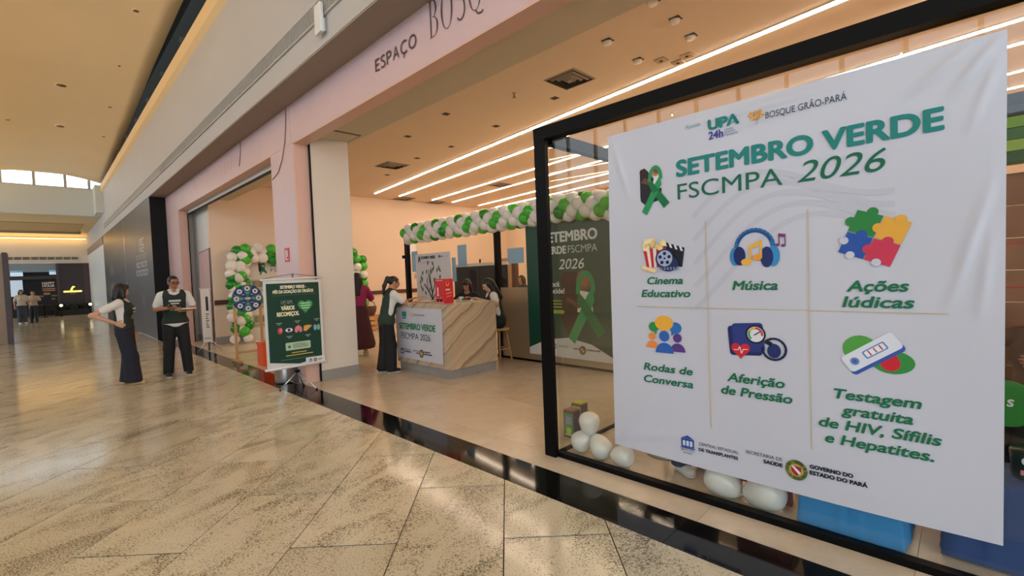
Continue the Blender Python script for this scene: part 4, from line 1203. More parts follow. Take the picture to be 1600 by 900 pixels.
# ------------------------------------------------------------------ reception counter
ctr = thing('reception_counter', 'veined stone reception counter with a white banner on its front', 'counter', (4.68, 6.15, 0))
MB().bbox(4.20, 4.26, 5.45, 6.90, 0.14, 1.12, 0.004).build('front_panel', marble, ctr)
MB().bbox(4.26, 5.16, 5.45, 5.51, 0.14, 1.12, 0.004).build('side_panel', marble, ctr)
MB().bbox(4.26, 5.16, 6.84, 6.90, 0.14, 1.12, 0.004).build('side_panel', marble, ctr)
MB().bbox(4.26, 5.16, 5.51, 6.84, 1.07, 1.12, 0.004).build('top', marble, ctr)
MB().bbox(4.23, 5.14, 5.48, 6.87, 0.0, 0.14, 0.004).build('plinth', mat('grey_marble', (150, 148, 146), 0.3, var=0.15, vscale=4), ctr)
def bend2(u, v): return 0.004 * math.sin(9 * u + 6 * v)
FC = Frame((4.192, 0, 0), (0, -1, 0), (0, 0, 1), bend2)
cb2 = thing('counter_banner', 'white event banner taped to the front of the stone counter', 'banner', (4.19, 6.2, 0.22))
mb = MB(); mb.sm = True; vs = []
for i in range(25):
    for j in range(19): vs.append(FC.at(-6.86 + 1.25 * i / 24, 0.215 + 0.835 * j / 18))
mb.add(vs, [(a * 19 + b, (a + 1) * 19 + b, (a + 1) * 19 + b + 1, a * 19 + b + 1) for a in range(24) for b in range(18)])
mb.build('sheet', vin, cb2)
text('SETEMBRO VERDE', FC, -6.78, 0.70, 0.095, (28, 128, 78), cb2, w=1.0, bold=0.05, align='L'); text('FSCMPA 2026', FC, -6.74, 0.54, 0.10, (60, 84, 78), cb2, w=0.82, align='L')
P = Print(FC, 0.002); P.rect(-6.68, 0.90, -6.56, 0.985, (44, 140, 120), .02).rect(-6.67, 0.87, -6.57, 0.89, (60, 80, 150)).circ(-6.42, 0.94, 0.04, (230, 190, 120)); hospital(P, -6.74, 0.33, 0.09, (60, 66, 110)); crest(P, -6.17, 0.33, 0.12); P.build('logo_print', cb2)
text('BOSQUE GRÃO-PARÁ', FC, -6.36, 0.925, 0.03, (120, 112, 116), cb2, w=0.32, align='L')
text('CENTRAL ESTADUAL', FC, -6.67, 0.35, 0.022, DARK, cb2, w=0.2, align='L'); text('DE TRANSPLANTES', FC, -6.67, 0.315, 0.022, DARK, cb2, w=0.2, bold=0.05, align='L')
text('SECRETARIA DE', FC, -6.24, 0.35, 0.022, DARK, cb2, w=0.17, align='R'); text('SAÚDE', FC, -6.24, 0.315, 0.022, DARK, cb2, w=0.08, bold=0.05, align='R')
text('GOVERNO DO', FC, -6.10, 0.35, 0.022, DARK, cb2, w=0.16, bold=0.05, align='L'); text('ESTADO DO PARÁ', FC, -6.10, 0.315, 0.022, DARK, cb2, w=0.2, bold=0.05, align='L')
# on the counter
rbx = thing('red_carton', 'tall red printed carton standing on the counter corner', 'carton', (4.42, 5.85, 1.12))
MB().bbox(4.34, 4.52, 5.72, 5.94, 1.12, 1.50, 0.004).build('box_body', mat('carton_red', (214, 44, 54), 0.4), rbx)
P = Print(Frame((4.34, 5.83, 1.12), (0, -1, 0), (0, 0, 1)), 0.0008)
P.rect(-0.06, 0.12, -0.03, 0.25, (240, 226, 222)).rect(-0.075, 0.12, -0.015, 0.135, (240, 226, 222)).rect(-0.09, 0.35, 0.08, 0.36, (240, 200, 200)).circ(-0.05, 0.055, 0.026, (30, 20, 24), ry=0.036).circ(0.03, 0.055, 0.026, (30, 20, 24), ry=0.036).circ(-0.05, 0.085, 0.012, (236, 210, 206)).circ(0.03, 0.085, 0.012, (236, 210, 206)).rect(-0.10, 0.008, 0.10, 0.018, (240, 226, 222))
P.build('print', rbx)
P = Print(Frame((4.43, 5.72, 1.12), (1, 0, 0), (0, 0, 1)), 0.0008)
P.circ(-0.02, 0.30, 0.035, (236, 150, 120)).circ(-0.02, 0.31, 0.02, (206, 40, 50)).rect(-0.06, 0.20, 0.03, 0.225, (240, 210, 200), .008).line([(-0.05, 0.15), (0.06, 0.17)], 0.012, (240, 190, 180)).line([(-0.05, 0.10), (0.05, 0.12)], 0.012, (236, 160, 90))
P.build('print', rbx)
tp = thing('tree_board', 'white board with a painted bare tree and green leaves behind the counter', 'board', (5.20, 7.16, 0))
TX = 5.19
MB().box(TX, TX + 0.012, 6.62, 7.70, 1.0, 1.98).build('board', mat('board_white', (206, 206, 210), 0.5), tp)
for b in (6.74, 7.58): MB().tube([(TX + 0.03, b, 1.98), (TX + 0.03, b, 0)], 0.014, 8).build('leg', wood, tp)
MB().tube([(TX + 0.03, 6.74, 0.9), (TX + 0.03, 7.58, 0.9)], 0.012, 8).build('crossbar', wood, tp)
FT = Frame((TX, 7.16, 1.0), (0, -1, 0), (0, 0, 1))
P = Print(FT, 0.001)
bark = (44, 32, 32)
def br(pts, w): P.line([(a * 1.05 - 0.10, b * 1.12) for a, b in pts], w, bark)
br([(0.05, 0.02), (0.06, 0.22), (0.02, 0.36), (0.0, 0.50)], .036); br([(0.06, 0.2), (0.13, 0.32), (0.16, 0.46)], .026); br([(0.05, 0.12), (-0.07, 0.26), (-0.18, 0.36)], .028); br([(-0.07, 0.26), (-0.09, 0.46)], .018)
br([(0.02, 0.34), (-0.04, 0.46), (-0.02, 0.60)], .016); br([(0.07, 0.1), (0.2, 0.24), (0.3, 0.32)], .024); br([(0.2, 0.24), (0.24, 0.40)], .018); br([(-0.1, 0.05), (0.05, 0.09), (0.22, 0.05)], .03); br([(0.0, 0.5), (0.04, 0.62)], .014)
P.build('branch_print', tp)
rl = random.Random(4)
for (a, b) in ((-.27, .5), (-.24, .46), (-.22, .58), (-.3, .42), (-.28, .33), (-.24, .28), (-.05, .76), (.10, .74), (.12, .66), (.04, .60), (.08, .63), (.22, .62), (.27, .66), (.3, .62), (.0, .54), (-.1, .6), (.12, .45), (.3, .5), (-.02, .28), (-.15, .22), (.27, .4)):
    P = Print(FT, 0.004); P.circ(a * 1.05 - .09, b * 1.06, .02, rl.choice([(66, 92, 60), (92, 116, 80), (80, 84, 50)]), ry=.045, n=10, rot=rl.uniform(-.6, .6)); P.build('leaf_print', tp)
P = Print(FT, 0.001); P.poly([(-.47, .80), (-.44, .94), (-.40, .94), (-.38, .80), (-.42, .86)], (40, 44, 44)); P.build('ribbon_print', tp)
text('SETEMBRO VERDE', FT, -0.36, 0.88, 0.05, (52, 66, 60), tp, w=0.46, bold=0.06, align='L'); text('FSCMPA 2026', FT, -0.32, 0.80, 0.03, (150, 150, 152), tp, w=0.28, align='L')
P = Print(FT, 0.001); P.rect(.20, .885, .25, .93, (70, 80, 84)).rect(.27, .885, .31, .92, (90, 96, 100)).rect(.34, .90, .48, .906, (150, 150, 152)); P.build('logo_print', tp)
nb = thing('open_register', 'open lined register book lying on the counter', 'book', (4.5, 6.45, 1.12))
MB().bbox(4.36, 4.62, 6.28, 6.62, 1.12, 1.132, 0.003).build('cover', ink((150, 110, 66)), nb); MB().box(4.375, 4.605, 6.295, 6.605, 1.132, 1.142).build('pages', ink((226, 216, 196)), nb)
cu = thing('green_cup', 'pale cup with green print standing by the red carton', 'cup', (4.62, 5.68, 1.12))
MB().lathe([(0.03, 0), (0.04, 0.09), (0.036, 0.09), (0.03, 0.01)], (4.62, 5.66, 1.12), 16).build('cup', ink((190, 196, 180)), cu)
P = Print(Frame((4.60, 5.62, 1.12), (1, 0, 0), (0, 0, 1)), 0.002); P.rect(0.0, 0.03, 0.045, 0.06, (70, 130, 70)); P.build('print', cu)
bt = thing('paper_ball', 'small crumpled white tissue on the counter by the cup', 'tissue', (4.75, 5.60, 1.12))
MB().ball((4.76, 5.58, 1.14), (0.026, 0.026, 0.02), 8, 6).build('tissue', ink((232, 230, 226)), bt)

# ------------------------------------------------------------------ behind the counter
sc_b = thing('dark_display', 'wide dark screen with a white top rail behind the partition', 'screen', (7.2, 8.1, 0))
MB().box(7.2, 7.23, 7.2, 9.05, 0.6, 1.74).build('panel', mat('screen_black', (26, 28, 34), 0.25), sc_b)
MB().box(7.17, 7.25, 7.17, 9.08, 1.74, 1.81).build('top_rail', ink((226, 214, 204)), sc_b)
for b in (7.5, 8.8): MB().tube([(7.22, b, 0), (7.22, b, 0.6)], 0.025, 8).build('leg', steel, sc_b)
MB().box(7.19, 7.21, 8.05, 8.09, 1.80, 1.90).build('hook', black_metal, sc_b)
for (a, b, c, d, lab) in ((7.07, 7.35, 1.72, 2.15, 'tall blue paper sheet taped on the partition above the dark screen'), (5.53, 5.93, 1.72, 1.99, 'wide blue paper sheet taped beside the green banner'),
                          (8.76, 9.0, 1.66, 2.12, 'blue paper sheet taped at the end post of the partition'), (7.42, 7.55, 1.42, 1.91, 'narrow blue paper sheet half hidden by the tree board')):
    o = box('paper_sheet', mat('blue_paper', (150, 184, 204), 0.7), 5.960, 5.963, a, b, c, d); tag(o, lab, 'paper')
for (a, b, c, d, lab) in ((8.80, 8.93, 1.50, 1.62, 'small pale note below the blue sheet at the end post'),):
    tag(box('paper_note', ink((236, 214, 184)), 5.959, 5.963, a, b, c, d), lab, 'paper')
dc = thing('door_post', 'brown wooden post behind the partition beside the seated visitor', 'post', (9.6, 9.35, 0))
MB().box(9.5, 9.62, 9.15, 9.3, 0, 1.98).build('post', dark_wood, dc); MB().box(9.48, 9.64, 9.3, 9.7, 0, 1.98).build('panel', ink((176, 136, 96)), dc)
# big dark green banner hanging on the partition
gb = thing('green_banner', 'dark green ribbon banner with white lettering hanging on the partition', 'banner', (5.88, 4.55, 0.15))
dg_c = (22, 74, 60)
MB().box(5.885, 5.89, 3.72, 5.40, 0.15, 2.42).build('sheet', mat('banner_green', dg_c, 0.35), gb)
MB().tube([(5.885, 3.70, 2.42), (5.885, 5.42, 2.42)], 0.014, 8).build('rod', white_plastic, gb)
FG = Frame((5.885, 0, 0), (0, -1, 0), (0, 0, 1))
P = Print(FG, 0.002)
P.poly([(-5.40, 0.15), (-3.72, 0.15), (-3.72, 0.22), (-4.1, 0.40), (-4.55, 0.48), (-5.0, 0.42), (-5.40, 0.26)], (214, 214, 212))
P.circ(-4.45, 1.02, 0.26, (60, 44, 40), ry=0.52).circ(-4.56, 1.42, 0.11, (70, 44, 36)).circ(-4.22, 1.38, 0.15, (120, 84, 60)).circ(-4.22, 1.42, 0.13, (146, 104, 70)).poly([(-4.36, 0.9), (-4.30, 1.24), (-4.08, 1.2), (-4.06, 0.86)], (222, 220, 220)).line([(-4.55, 1.1), (-4.3, 0.98)], 0.07, (110, 72, 56))
P.build('photo_print', gb)
P = Print(FG, 0.006); ribbon(P, -4.24, 0.97, 1.16, dark=False); P.build('ribbon_print', gb)
text('SETEMBRO', FG, -5.00, 2.02, 0.155, (226, 232, 228), gb, w=1.05, bold=0.055, align='L'); text('VERDE', FG, -5.00, 1.83, 0.115, (226, 232, 228), gb, w=0.46, bold=0.055, align='L'); text('FSCMPA', FG, -4.50, 1.83, 0.115, (200, 214, 208), gb, w=0.55, align='L')
text('2026', FG, -4.70, 1.58, 0.155, (226, 232, 228), gb, w=0.50, shear=0.25, bold=0.01, align='L')
text('Você', FG, -4.94, 1.30, 0.08, (226, 232, 228), gb, w=0.24, bold=0.04, align='L'); text('decide!', FG, -4.94, 1.19, 0.08, (226, 232, 228), gb, w=0.34, bold=0.04, align='L')
P = Print(FG, 0.003)
for k in range(3): P.rect(-4.94, 1.06 - 0.05 * k, -4.66, 1.075 - 0.05 * k, (176, 196, 70))
P.rect(-4.94, 0.86, -4.62, 0.92, (150, 180, 60), .02); hospital(P, -4.86, 0.33, 0.10, (70, 90, 150)); crest(P, -4.28, 0.30, 0.13); P.build('small_print', gb)
text('CENTRAL DE TRANSPLANTES', FG, -4.78, 0.32, 0.02, DARK, gb, w=0.22, align='L'); text('SAÚDE', FG, -4.36, 0.30, 0.025, DARK, gb, w=0.1, align='R', bold=0.05); text('GOVERNO DO PARÁ', FG, -4.20, 0.30, 0.025, DARK, gb, w=0.25, bold=0.05, align='L')

# crates by the peach wall
for (x, y, z, lab) in ((6.75, 12.75, 0.0, 'lower wooden slatted crate by the peach wall'), (7.30, 12.95, 0.0, 'wooden slatted crate standing next to the lower crate')):
    c = thing('wooden_crate', lab, 'crate', (x, y, z))
    for k in range(3):
        MB().box(x - 0.24, x + 0.24, y - 0.17, y - 0.155, z + 0.02 + 0.15 * k, z + 0.13 + 0.15 * k).build('slat', wood, c)
        MB().box(x - 0.24, x + 0.24, y + 0.155, y + 0.17, z + 0.02 + 0.15 * k, z + 0.13 + 0.15 * k).build('slat', wood, c)
        for a in (x - 0.255, x + 0.24): MB().box(a, a + 0.015, y - 0.17, y + 0.17, z + 0.02 + 0.15 * k, z + 0.13 + 0.15 * k).build('slat', wood, c)
    MB().box(x - 0.24, x + 0.24, y - 0.155, y + 0.155, z, z + 0.02).build('bottom', dark_wood, c)
c = thing('wicker_basket', 'dark brown basket resting on the wooden crate', 'basket', (6.85, 12.75, 0.45))
mb = MB().lathe([(0.17, 0), (0.22, 0.12), (0.24, 0.26), (0.225, 0.26), (0.2, 0.10), (0.15, 0.02)], (6.85, 12.75, 0.455), 20); mb.build('basket', mat('wicker', (96, 62, 44), 0.8, var=0.3, vscale=40), c)
MB().tube([(6.62, 12.75, 0.69), (6.66, 12.75, 0.82), (6.85, 12.75, 0.90), (7.04, 12.75, 0.82), (7.08, 12.75, 0.69)], 0.012, 8).build('handle', dark_wood, c)

# ------------------------------------------------------------------ green poster on tripod at the threshold
tri = thing('tripod_banner', 'dark green organ donation poster hung on a silver tripod stand', 'poster stand', (2.57, 6.92, 0))
u0, u1, zb, zt = 2.18, 2.96, 0.33, 1.57
lean = 0.03
def fpt(u, v): return Vector((u + lean * (1.57 - v) * 0.9, 6.92, v))
FTR = Frame((2.18, 6.92, 0.0), (1, 0, -0.012), (0.03, 0, -1), None); 
FTR = Frame((2.16, 6.915, 0.0), (1, 0, 0), (0, 0, 1))
def slant(u, v): return 0.0
sil = mat('silver_tube', (196, 196, 198), 0.3, metal=0.9)
MB().box(2.16, 2.96, 6.92, 6.926, 0.34, 1.57).build('poster_sheet', ink((216, 214, 208)), tri)
MB().tube([(2.13, 6.925, 1.585), (2.99, 6.925, 1.60)], 0.016, 10).build('top_rail', white_plastic, tri)
MB().tube([(2.13, 6.925, 0.33), (2.99, 6.925, 0.33)], 0.018, 10).build('bottom_rail', white_plastic, tri)
MB().tube([(2.57, 6.95, 0.05), (2.57, 6.95, 1.66)], 0.013, 10).build('pole', sil, tri)
MB().tube([(2.15, 6.93, 1.60), (2.57, 6.94, 1.66), (2.97, 6.93, 1.61)], 0.003, 6).build('cord', black_metal, tri)
MB().lathe([(0.035, 0), (0.035, 0.03)], (2.57, 6.95, 0.235), 12).build('collar', black_metal, tri)
for q in ((2.33, 6.98), (2.70, 6.62), (2.68, 7.02 + 0.02)):
    l = MB().tube([(2.57, 6.95, 0.25), (q[0], q[1], 0.012)], 0.011, 8).build('leg', sil, tri)
    MB().ball((q[0], q[1], 0.012), 0.014, 8, 6).build('foot', black_metal, l)
    MB().tube([(2.57, 6.95, 0.06), ((q[0] + 2.57) / 2, (q[1] + 6.95) / 2, 0.13)], 0.006, 6).build('brace', sil, tri)
P = Print(FTR, 0.001)
P.poly([(0.035, 0.43), (0.43, 0.36), (0.765, 0.41), (0.765, 1.53), (0.035, 1.53)], (24, 62, 48)).line([(0.1, 1.36), (0.72, 1.36)], 0.004, (90, 120, 100))
P.poly(heart(0.555, 1.19, 0.115), (50, 140, 76)).poly(heart(0.56, 1.195, 0.10), (70, 156, 88))
for k in range(3): P.rect(0.49 + 0.015 * (k == 2), 1.225 - 0.035 * k, 0.63 - 0.015 * (k == 2), 1.235 - 0.035 * k, (214, 232, 206))
yv = 0.86
P.circ(0.19, yv, 0.033, (206, 70, 78), ry=0.045).circ(0.20, yv + 0.01, 0.018, (230, 120, 120), ry=0.03)
P.circ(0.31, yv, 0.05, (232, 232, 236), ry=0.028).circ(0.31, yv, 0.022, (60, 60, 120)).circ(0.31, yv, 0.01, (20, 20, 30))
P.circ(0.415, yv, 0.026, (220, 130, 140), ry=0.048, rot=-0.2).circ(0.465, yv, 0.026, (220, 130, 140), ry=0.048, rot=0.2).rect(0.435, yv + 0.02, 0.445, yv + 0.065, (230, 160, 160))
P.poly([(0.51, yv - 0.03), (0.52, yv + 0.04), (0.58, yv + 0.05), (0.64, yv + 0.035), (0.6, yv + 0.0), (0.55, yv - 0.04)], (226, 166, 84))
P.circ(0.68, yv, 0.024, (130, 170, 210), ry=0.045).circ(0.73, yv, 0.024, (120, 180, 150), ry=0.045)
for (a, b) in ((0.18, 0.965), (0.43, 0.975), (0.71, 0.98), (0.31, 0.765), (0.57, 0.76)):
    P.rect(a - 0.04, b, a + 0.04, b + 0.008, (170, 190, 178)).rect(a - 0.02, b - 0.02, a + 0.02, b - 0.012, (170, 190, 178))
P.rect(0.25, 0.57, 0.60, 0.68, (176, 202, 170), .015); P.circ(0.30, 0.62, 0.02, (60, 120, 80))
for k in range(3): P.rect(0.35, 0.645 - 0.022 * k, 0.57 - 0.03 * (k == 0), 0.652 - 0.022 * k, (40, 70, 56))
P.rect(0.33, 0.525, 0.54, 0.537, (206, 190, 90)).rect(0.25, 0.49, 0.63, 0.502, (206, 190, 90)).rect(0.18, 0.44, 0.66, 0.445, (120, 150, 130))
P.rect(0.52, 0.345, 0.80, 0.43, (226, 226, 226)); hospital(P, 0.59, 0.385, 0.045, (60, 70, 150)); crest(P, 0.655, 0.385, 0.05); P.rect(0.69, 0.39, 0.76, 0.396, DARK).rect(0.69, 0.375, 0.75, 0.381, DARK)
P.build('poster_print', tri)
text('SETEMBRO VERDE -', FTR, 0.40, 1.455, 0.042, (232, 226, 196), tri, w=0.36, bold=0.06); text('MÊS DA DOAÇÃO DE ÓRGÃOS', FTR, 0.40, 1.39, 0.042, (232, 226, 196), tri, w=0.56, bold=0.06)
text('UM SIM,', FTR, 0.30, 1.235, 0.05, (150, 170, 156), tri, w=0.16); text('VÁRIOS', FTR, 0.31, 1.15, 0.055, (236, 230, 190), tri, w=0.18, bold=0.06); text('RECOMEÇOS.', FTR, 0.31, 1.065, 0.055, (236, 230, 190), tri, w=0.30, bold=0.06)
# steel bin behind the tripod
bn2 = thing('steel_bin', 'round stainless steel bin behind the tripod poster', 'bin', (2.62, 7.42, 0))
MB().lathe([(0.14, 0), (0.145, 0.02), (0.145, 0.5), (0.13, 0.52)], (2.60, 7.55, 0), 24).build('body', steel, bn2); MB().lathe([(0.10, 0), (0.10, 0.01)], (2.60, 7.55, 0.521), 20).build('opening', black_metal, bn2)

# ------------------------------------------------------------------ prize wheel
wh = thing('prize_wheel', 'round blue and green prize wheel on a wooden stand', 'prize wheel', (2.92, 10.3, 0))
for a in (2.68, 3.15):
    lg = MB().box(a - 0.022, a + 0.022, 10.29, 10.33, 0.04, 1.20).build('post', wood, wh)
    MB().bbox(a - 0.03, a + 0.03, 10.05, 10.57, 0, 0.06, 0.012).build('foot', wood, lg)
MB().box(2.70, 3.13, 10.295, 10.325, 0.16, 0.20).build('crossbar', wood, wh)
mb = MB(); mb.prism(ngon(2.91, 1.25, 0.275, n=48), lambda a, b: (a, 10.26, b), lambda a, b: (a, 10.285, b)); mb.build('disc', ink((40, 60, 120)), wh)
FW = Frame((2.91, 10.26, 1.25), (1, 0, 0), (0, 0, 1))
P = Print(FW, 0.001, 0.0003)
for k in range(8):
    a = math.pi / 8 + k * math.pi / 4
    P.poly([(0, 0)] + [(0.268 * math.cos(a + math.pi / 4 * i / 6), 0.268 * math.sin(a + math.pi / 4 * i / 6)) for i in range(7)], (40, 60, 128) if k % 2 == 0 else (62, 122, 112))
for k in range(8):
    a = k * math.pi / 4
    P.circ(0.2 * math.cos(a), 0.2 * math.sin(a), 0.05, (226, 226, 228), n=16); P.circ(0.2 * math.cos(a), 0.2 * math.sin(a), 0.02, ((180, 60, 70), (60, 80, 110), (50, 50, 60), (120, 130, 140))[k % 4], n=10)
    P.rect(0.11 * math.cos(a) - 0.025, 0.11 * math.sin(a) - 0.006, 0.11 * math.cos(a) + 0.025, 0.11 * math.sin(a) + 0.006, (200, 206, 220))
P.rect(-0.05, -0.022, 0.05, 0.022, (230, 230, 230), .018); P.circ(0.025, 0, 0.012, (180, 120, 60), n=10).circ(-0.02, 0, 0.014, (60, 90, 150), n=10); P.build('wheel_print', wh)
MB().prism([(-0.02, 0.02), (0.02, 0.02), (0, -0.05)], lambda a, b: (2.91 + a, 10.24, 1.54 + b), lambda a, b: (2.91 + a, 10.25, 1.54 + b)).build('pointer', ink((200, 60, 60)), wh)
ob = thing('orange_bin', 'bright orange box standing on the floor behind the tripod poster', 'box', (3.01, 9.47, 0))
MB().bbox(2.84, 3.18, 9.32, 9.62, 0.0, 0.40, 0.01).build('box_body', mat('orange_plastic', (236, 84, 30), 0.45), ob); MB().bbox(2.83, 3.19, 9.31, 9.63, 0.40, 0.43, 0.008).build('lid', mat('orange_plastic', (236, 84, 30), 0.45), ob)

# narrow white banner seen almost edge-on, and the leaning framed panel
st2 = thing('banner_stand', 'narrow white banner with black lettering on a small tripod', 'banner stand', (2.68, 12.6, 0))
mb = MB(); mb.box(2.60, 2.78, 12.60, 12.606, 0.22, 1.45); mb.build('sheet', ink((216, 216, 214)), st2)
MB().tube([(2.57, 12.603, 1.46), (2.81, 12.603, 1.46)], 0.012, 8).build('top_rail', white_plastic, st2)
MB().tube([(2.72, 12.63, 0.02), (2.72, 12.63, 1.46)], 0.011, 8).build('pole', black_metal, st2)
for q in ((2.48, 12.6), (2.95, 12.55), (2.75, 12.9)):
    MB().tube([(2.72, 12.63, 0.33), (q[0], q[1], 0.01)], 0.009, 8).build('leg', sil, st2)
P = Print(Frame((2.69, 12.6, 0), (1, 0, 0), (0, 0, 1)), 0.001)
P.rect(0.0, 0.95, 0.05, 1.28, (40, 42, 46)); 
for k in range(7): P.rect(-0.01, 0.56 + 0.05 * k, 0.05 - 0.015 * (k % 3), 0.585 + 0.05 * k, (90, 92, 96))
P.rect(-0.07, 0.3, 0.07, 0.32, (120, 130, 140)); P.build('print', st2)
lp = thing('leaning_frame', 'tall pink poster panel in a slim dark frame leaning on the cool white wall', 'framed panel', (3.1, 14.45, 0))
mb = MB(); mb.prism([(13.95, 0.0), (15.05, 0.0), (15.05, 2.44), (13.95, 2.50)], lambda a, b: (3.10 + 0.01 * b, a, b), lambda a, b: (3.115 + 0.01 * b, a, b)); mb.build('frame', ink((120, 100, 98)), lp)
mb = MB(); mb.prism([(13.99, 1.15), (15.02, 1.15), (15.02, 2.41), (13.99, 2.47)], lambda a, b: (3.097 + 0.01 * b, a, b), lambda a, b: (3.10 + 0.01 * b, a, b)); mb.build('poster', ink((204, 176, 178)), lp)
mb = MB(); mb.prism([(13.99, 0.03), (15.02, 0.03), (15.02, 1.13), (13.99, 1.13)], lambda a, b: (3.097 + 0.01 * b, a, b), lambda a, b: (3.10 + 0.01 * b, a, b)); mb.build('lower_panel', ink((186, 180, 174)), lp)
P = Print(Frame((3.117, 14.5, 0), (0, -1, 0), (0, 0, 1)), 0.004); P.line([(-.2, 1.7), (-.16, 2.1)], 0.03, (150, 120, 120)).line([(0.1, 1.35), (0.14, 1.45)], 0.03, (70, 60, 64)); P.build('print', lp)

# ------------------------------------------------------------------ pale marks on the hoarding
FH = Frame((2.38, 0, 0), (0, -1, 0), (0, 0, 1))
hm = thing('hoarding_lettering', 'pale blurred lines of print on the dark hoarding', 'lettering', (2.375, 19.2, 0.4))
P = Print(FH, 0.002, 0.00005)
def marks(u0, u1, v0, v1, n, c):
    w = (u1 - u0) / n
    for k in range(n):
        a = u0 + w * k
        P.rect(a, v0, a + w * 0.22, v1, c); P.rect(a, v1 - (v1 - v0) * 0.2, a + w * 0.75, v1, c)
        if k % 2: P.rect(a, v0, a + w * 0.7, v0 + (v1 - v0) * 0.2, c)
        else: P.rect(a + w * 0.5, v0, a + w * 0.72, v1, c)
gl_ = (206, 198, 192)
marks(-19.3, -18.3, 2.88, 3.12, 2, gl_); marks(-19.3, -18.3, 2.68, 2.84, 2, gl_)
marks(-20.2, -17.95, 2.46, 2.62, 7, (170, 164, 160)); marks(-20.2, -17.95, 2.2, 2.38, 5, gl_); marks(-20.3, -17.9, 1.93, 2.12, 7, gl_)
marks(-19.2, -18.8, 0.92, 1.3, 1, (160, 154, 150)); marks(-19.4, -18.6, 0.35, 0.46, 4, (140, 136, 132)); marks(-19.5, -18.7, 1.42, 1.5, 4, (110, 106, 104))
P.line([(-28.5 + 0.06 * k, 2.1 + 0.45 * abs(math.sin(k * 0.5))) for k in range(30)], 0.06, (160, 154, 150)); marks(-28.4, -27.0, 1.6, 1.8, 4, (160, 154, 150))
P.build('print', hm)

# ------------------------------------------------------------------ far restaurant front
rf = thing('restaurant_front', 'dark brown restaurant front with glazed opening at the far end', 'shopfront', (0.4, 41, 0))
dkw = mat('deep_brown', (42, 22, 20), 0.4); dg2 = mat('dim_interior', (22, 20, 20), 0.6)
MB().box(-9, 2.38, 41.25, 41.3, 0, 3.28).build('interior_wall', dg2, rf)
MB().box(0.95, 2.1, 40.98, 41.2, 0.0, 3.28).build('panel', dkw, rf)
MB().box(2.1, 2.38, 40.95, 41.2, 0.0, 3.28).build('jamb', mat('brown_jamb', (70, 44, 40), 0.4), rf)
MB().box(0.82, 0.95, 40.92, 41.2, 0.0, 3.28).build('jamb', mat('brown_jamb', (70, 44, 40), 0.4), rf)
MB().box(-9, 0.82, 40.95, 41.1, 2.3, 2.5).build('transom', dkw, rf)
MB().box(-9, 0.82, 41.0, 41.05, 2.75, 3.28).build('smoked_pane', mat('smoked_glass', (86, 90, 88), 0.15), rf)
lit = emission('lit_pane', (150, 205, 235), 0.55)
for a, b, c, d in ((-1.15, -0.65, 2.55, 2.85), (0.6, 0.9, 2.58, 2.85)): pass
MB().box(-1.15, -0.62, 41.0, 41.04, 2.52, 2.86).build('lit_pane', lit, rf)
MB().box(0.52, 0.82, 41.0, 41.04, 2.58, 2.86).build('lit_pane', lit, rf)
MB().box(-1.2, -0.66, 41.0, 41.04, 1.3, 2.28).build('lit_pane', emission('lit_pane_blue', (120, 170, 210), 0.5), rf)
FRF = Frame((0, 40.95, 0), (1, 0, 0), (0, 0, 1))
text('HAPPY', FRF, 0.45, 1.98, 0.14, (214, 206, 200), rf, w=0.55, bold=0.06, lift=0.004); text('HOUR', FRF, 0.45, 1.81, 0.14, (214, 206, 200), rf, w=0.52, bold=0.06, lift=0.004)
P = Print(FRF, 0.004); P.rect(0.17, 1.66, 0.74, 1.73, (190, 130, 80)).rect(0.17, 1.56, 0.74, 1.61, (170, 150, 140)).rect(0.2, 1.33, 0.5, 1.46, (180, 130, 96), .06).rect(0.55, 1.22, 0.8, 1.3, (150, 110, 90)).rect(-0.05, 1.2, 0.2, 1.3, (120, 110, 104)).circ(0.62, 1.06, 0.1, (110, 130, 90), ry=0.05)
P.build('menu_print', rf)
MB().box(0.1, 0.82, 40.96, 40.99, 0.3, 2.25).build('menu_board', dg2, rf)
sgn = thing('yellow_sign', 'glowing yellow sign with a curl over a bar on the dark panel', 'sign', (1.52, 40.95, 1.3))
yg = emission('yellow_glow', (255, 214, 20), 1.3)
mb = MB()
mb.prism(rrect(1.09, 1.42, 1.97, 1.53, 0.05), lambda a, b: (a, 40.93, b), lambda a, b: (a, 40.97, b)); mb.build('bar', yg, sgn)
mb = MB(); mb.tube([(1.46, 40.95, 1.53), (1.50, 40.95, 1.66), (1.56, 40.95, 1.78), (1.64, 40.95, 1.75)], 0.05, 8); mb.build('curl', yg, sgn)
mb = MB(); mb.prism(rrect(1.4, 1.31, 1.68, 1.36, 0.02), lambda a, b: (a, 40.93, b), lambda a, b: (a, 40.97, b)); mb.build('lower_bar', mat('dim_yellow', (150, 120, 20), 0.5), sgn)
pl = thing('hedge_planter', 'low dark planter hedge in front of the restaurant', 'planter', (1.4, 39.9, 0))
MB().bbox(0.6, 2.3, 39.7, 40.1, 0, 0.35, 0.03).build('trough', ink((40, 36, 34)), pl)
mb = MB(); rr = random.Random(9)
for k in range(60): mb.ball((0.65 + rr.random() * 1.6, 39.9 + rr.uniform(-.15, .15), 0.38 + rr.random() * 0.3), 0.09, 6, 4)
mb.build('foliage', mat('dark_leaf', (24, 34, 20), 0.8, var=0.3, vscale=20), pl)
for (x, y, lab) in ((0.9, 38.9, 'tiny glowing lamp in front of the dark planter hedge'), (2.15, 38.0, 'bright round lamp beside the far white wall')):
    l = thing('floor_lamp', lab, 'lamp', (x, y, 0))
    MB().lathe([(0.1, 0), (0.03, 0.03), (0.02, 0.6)], (x, y, 0), 10).build('stand', black_metal, l); MB().ball((x, y, 0.66), 0.075, 10, 8).build('bulb', emission('small_lamp', (255, 236, 190), 4), l)
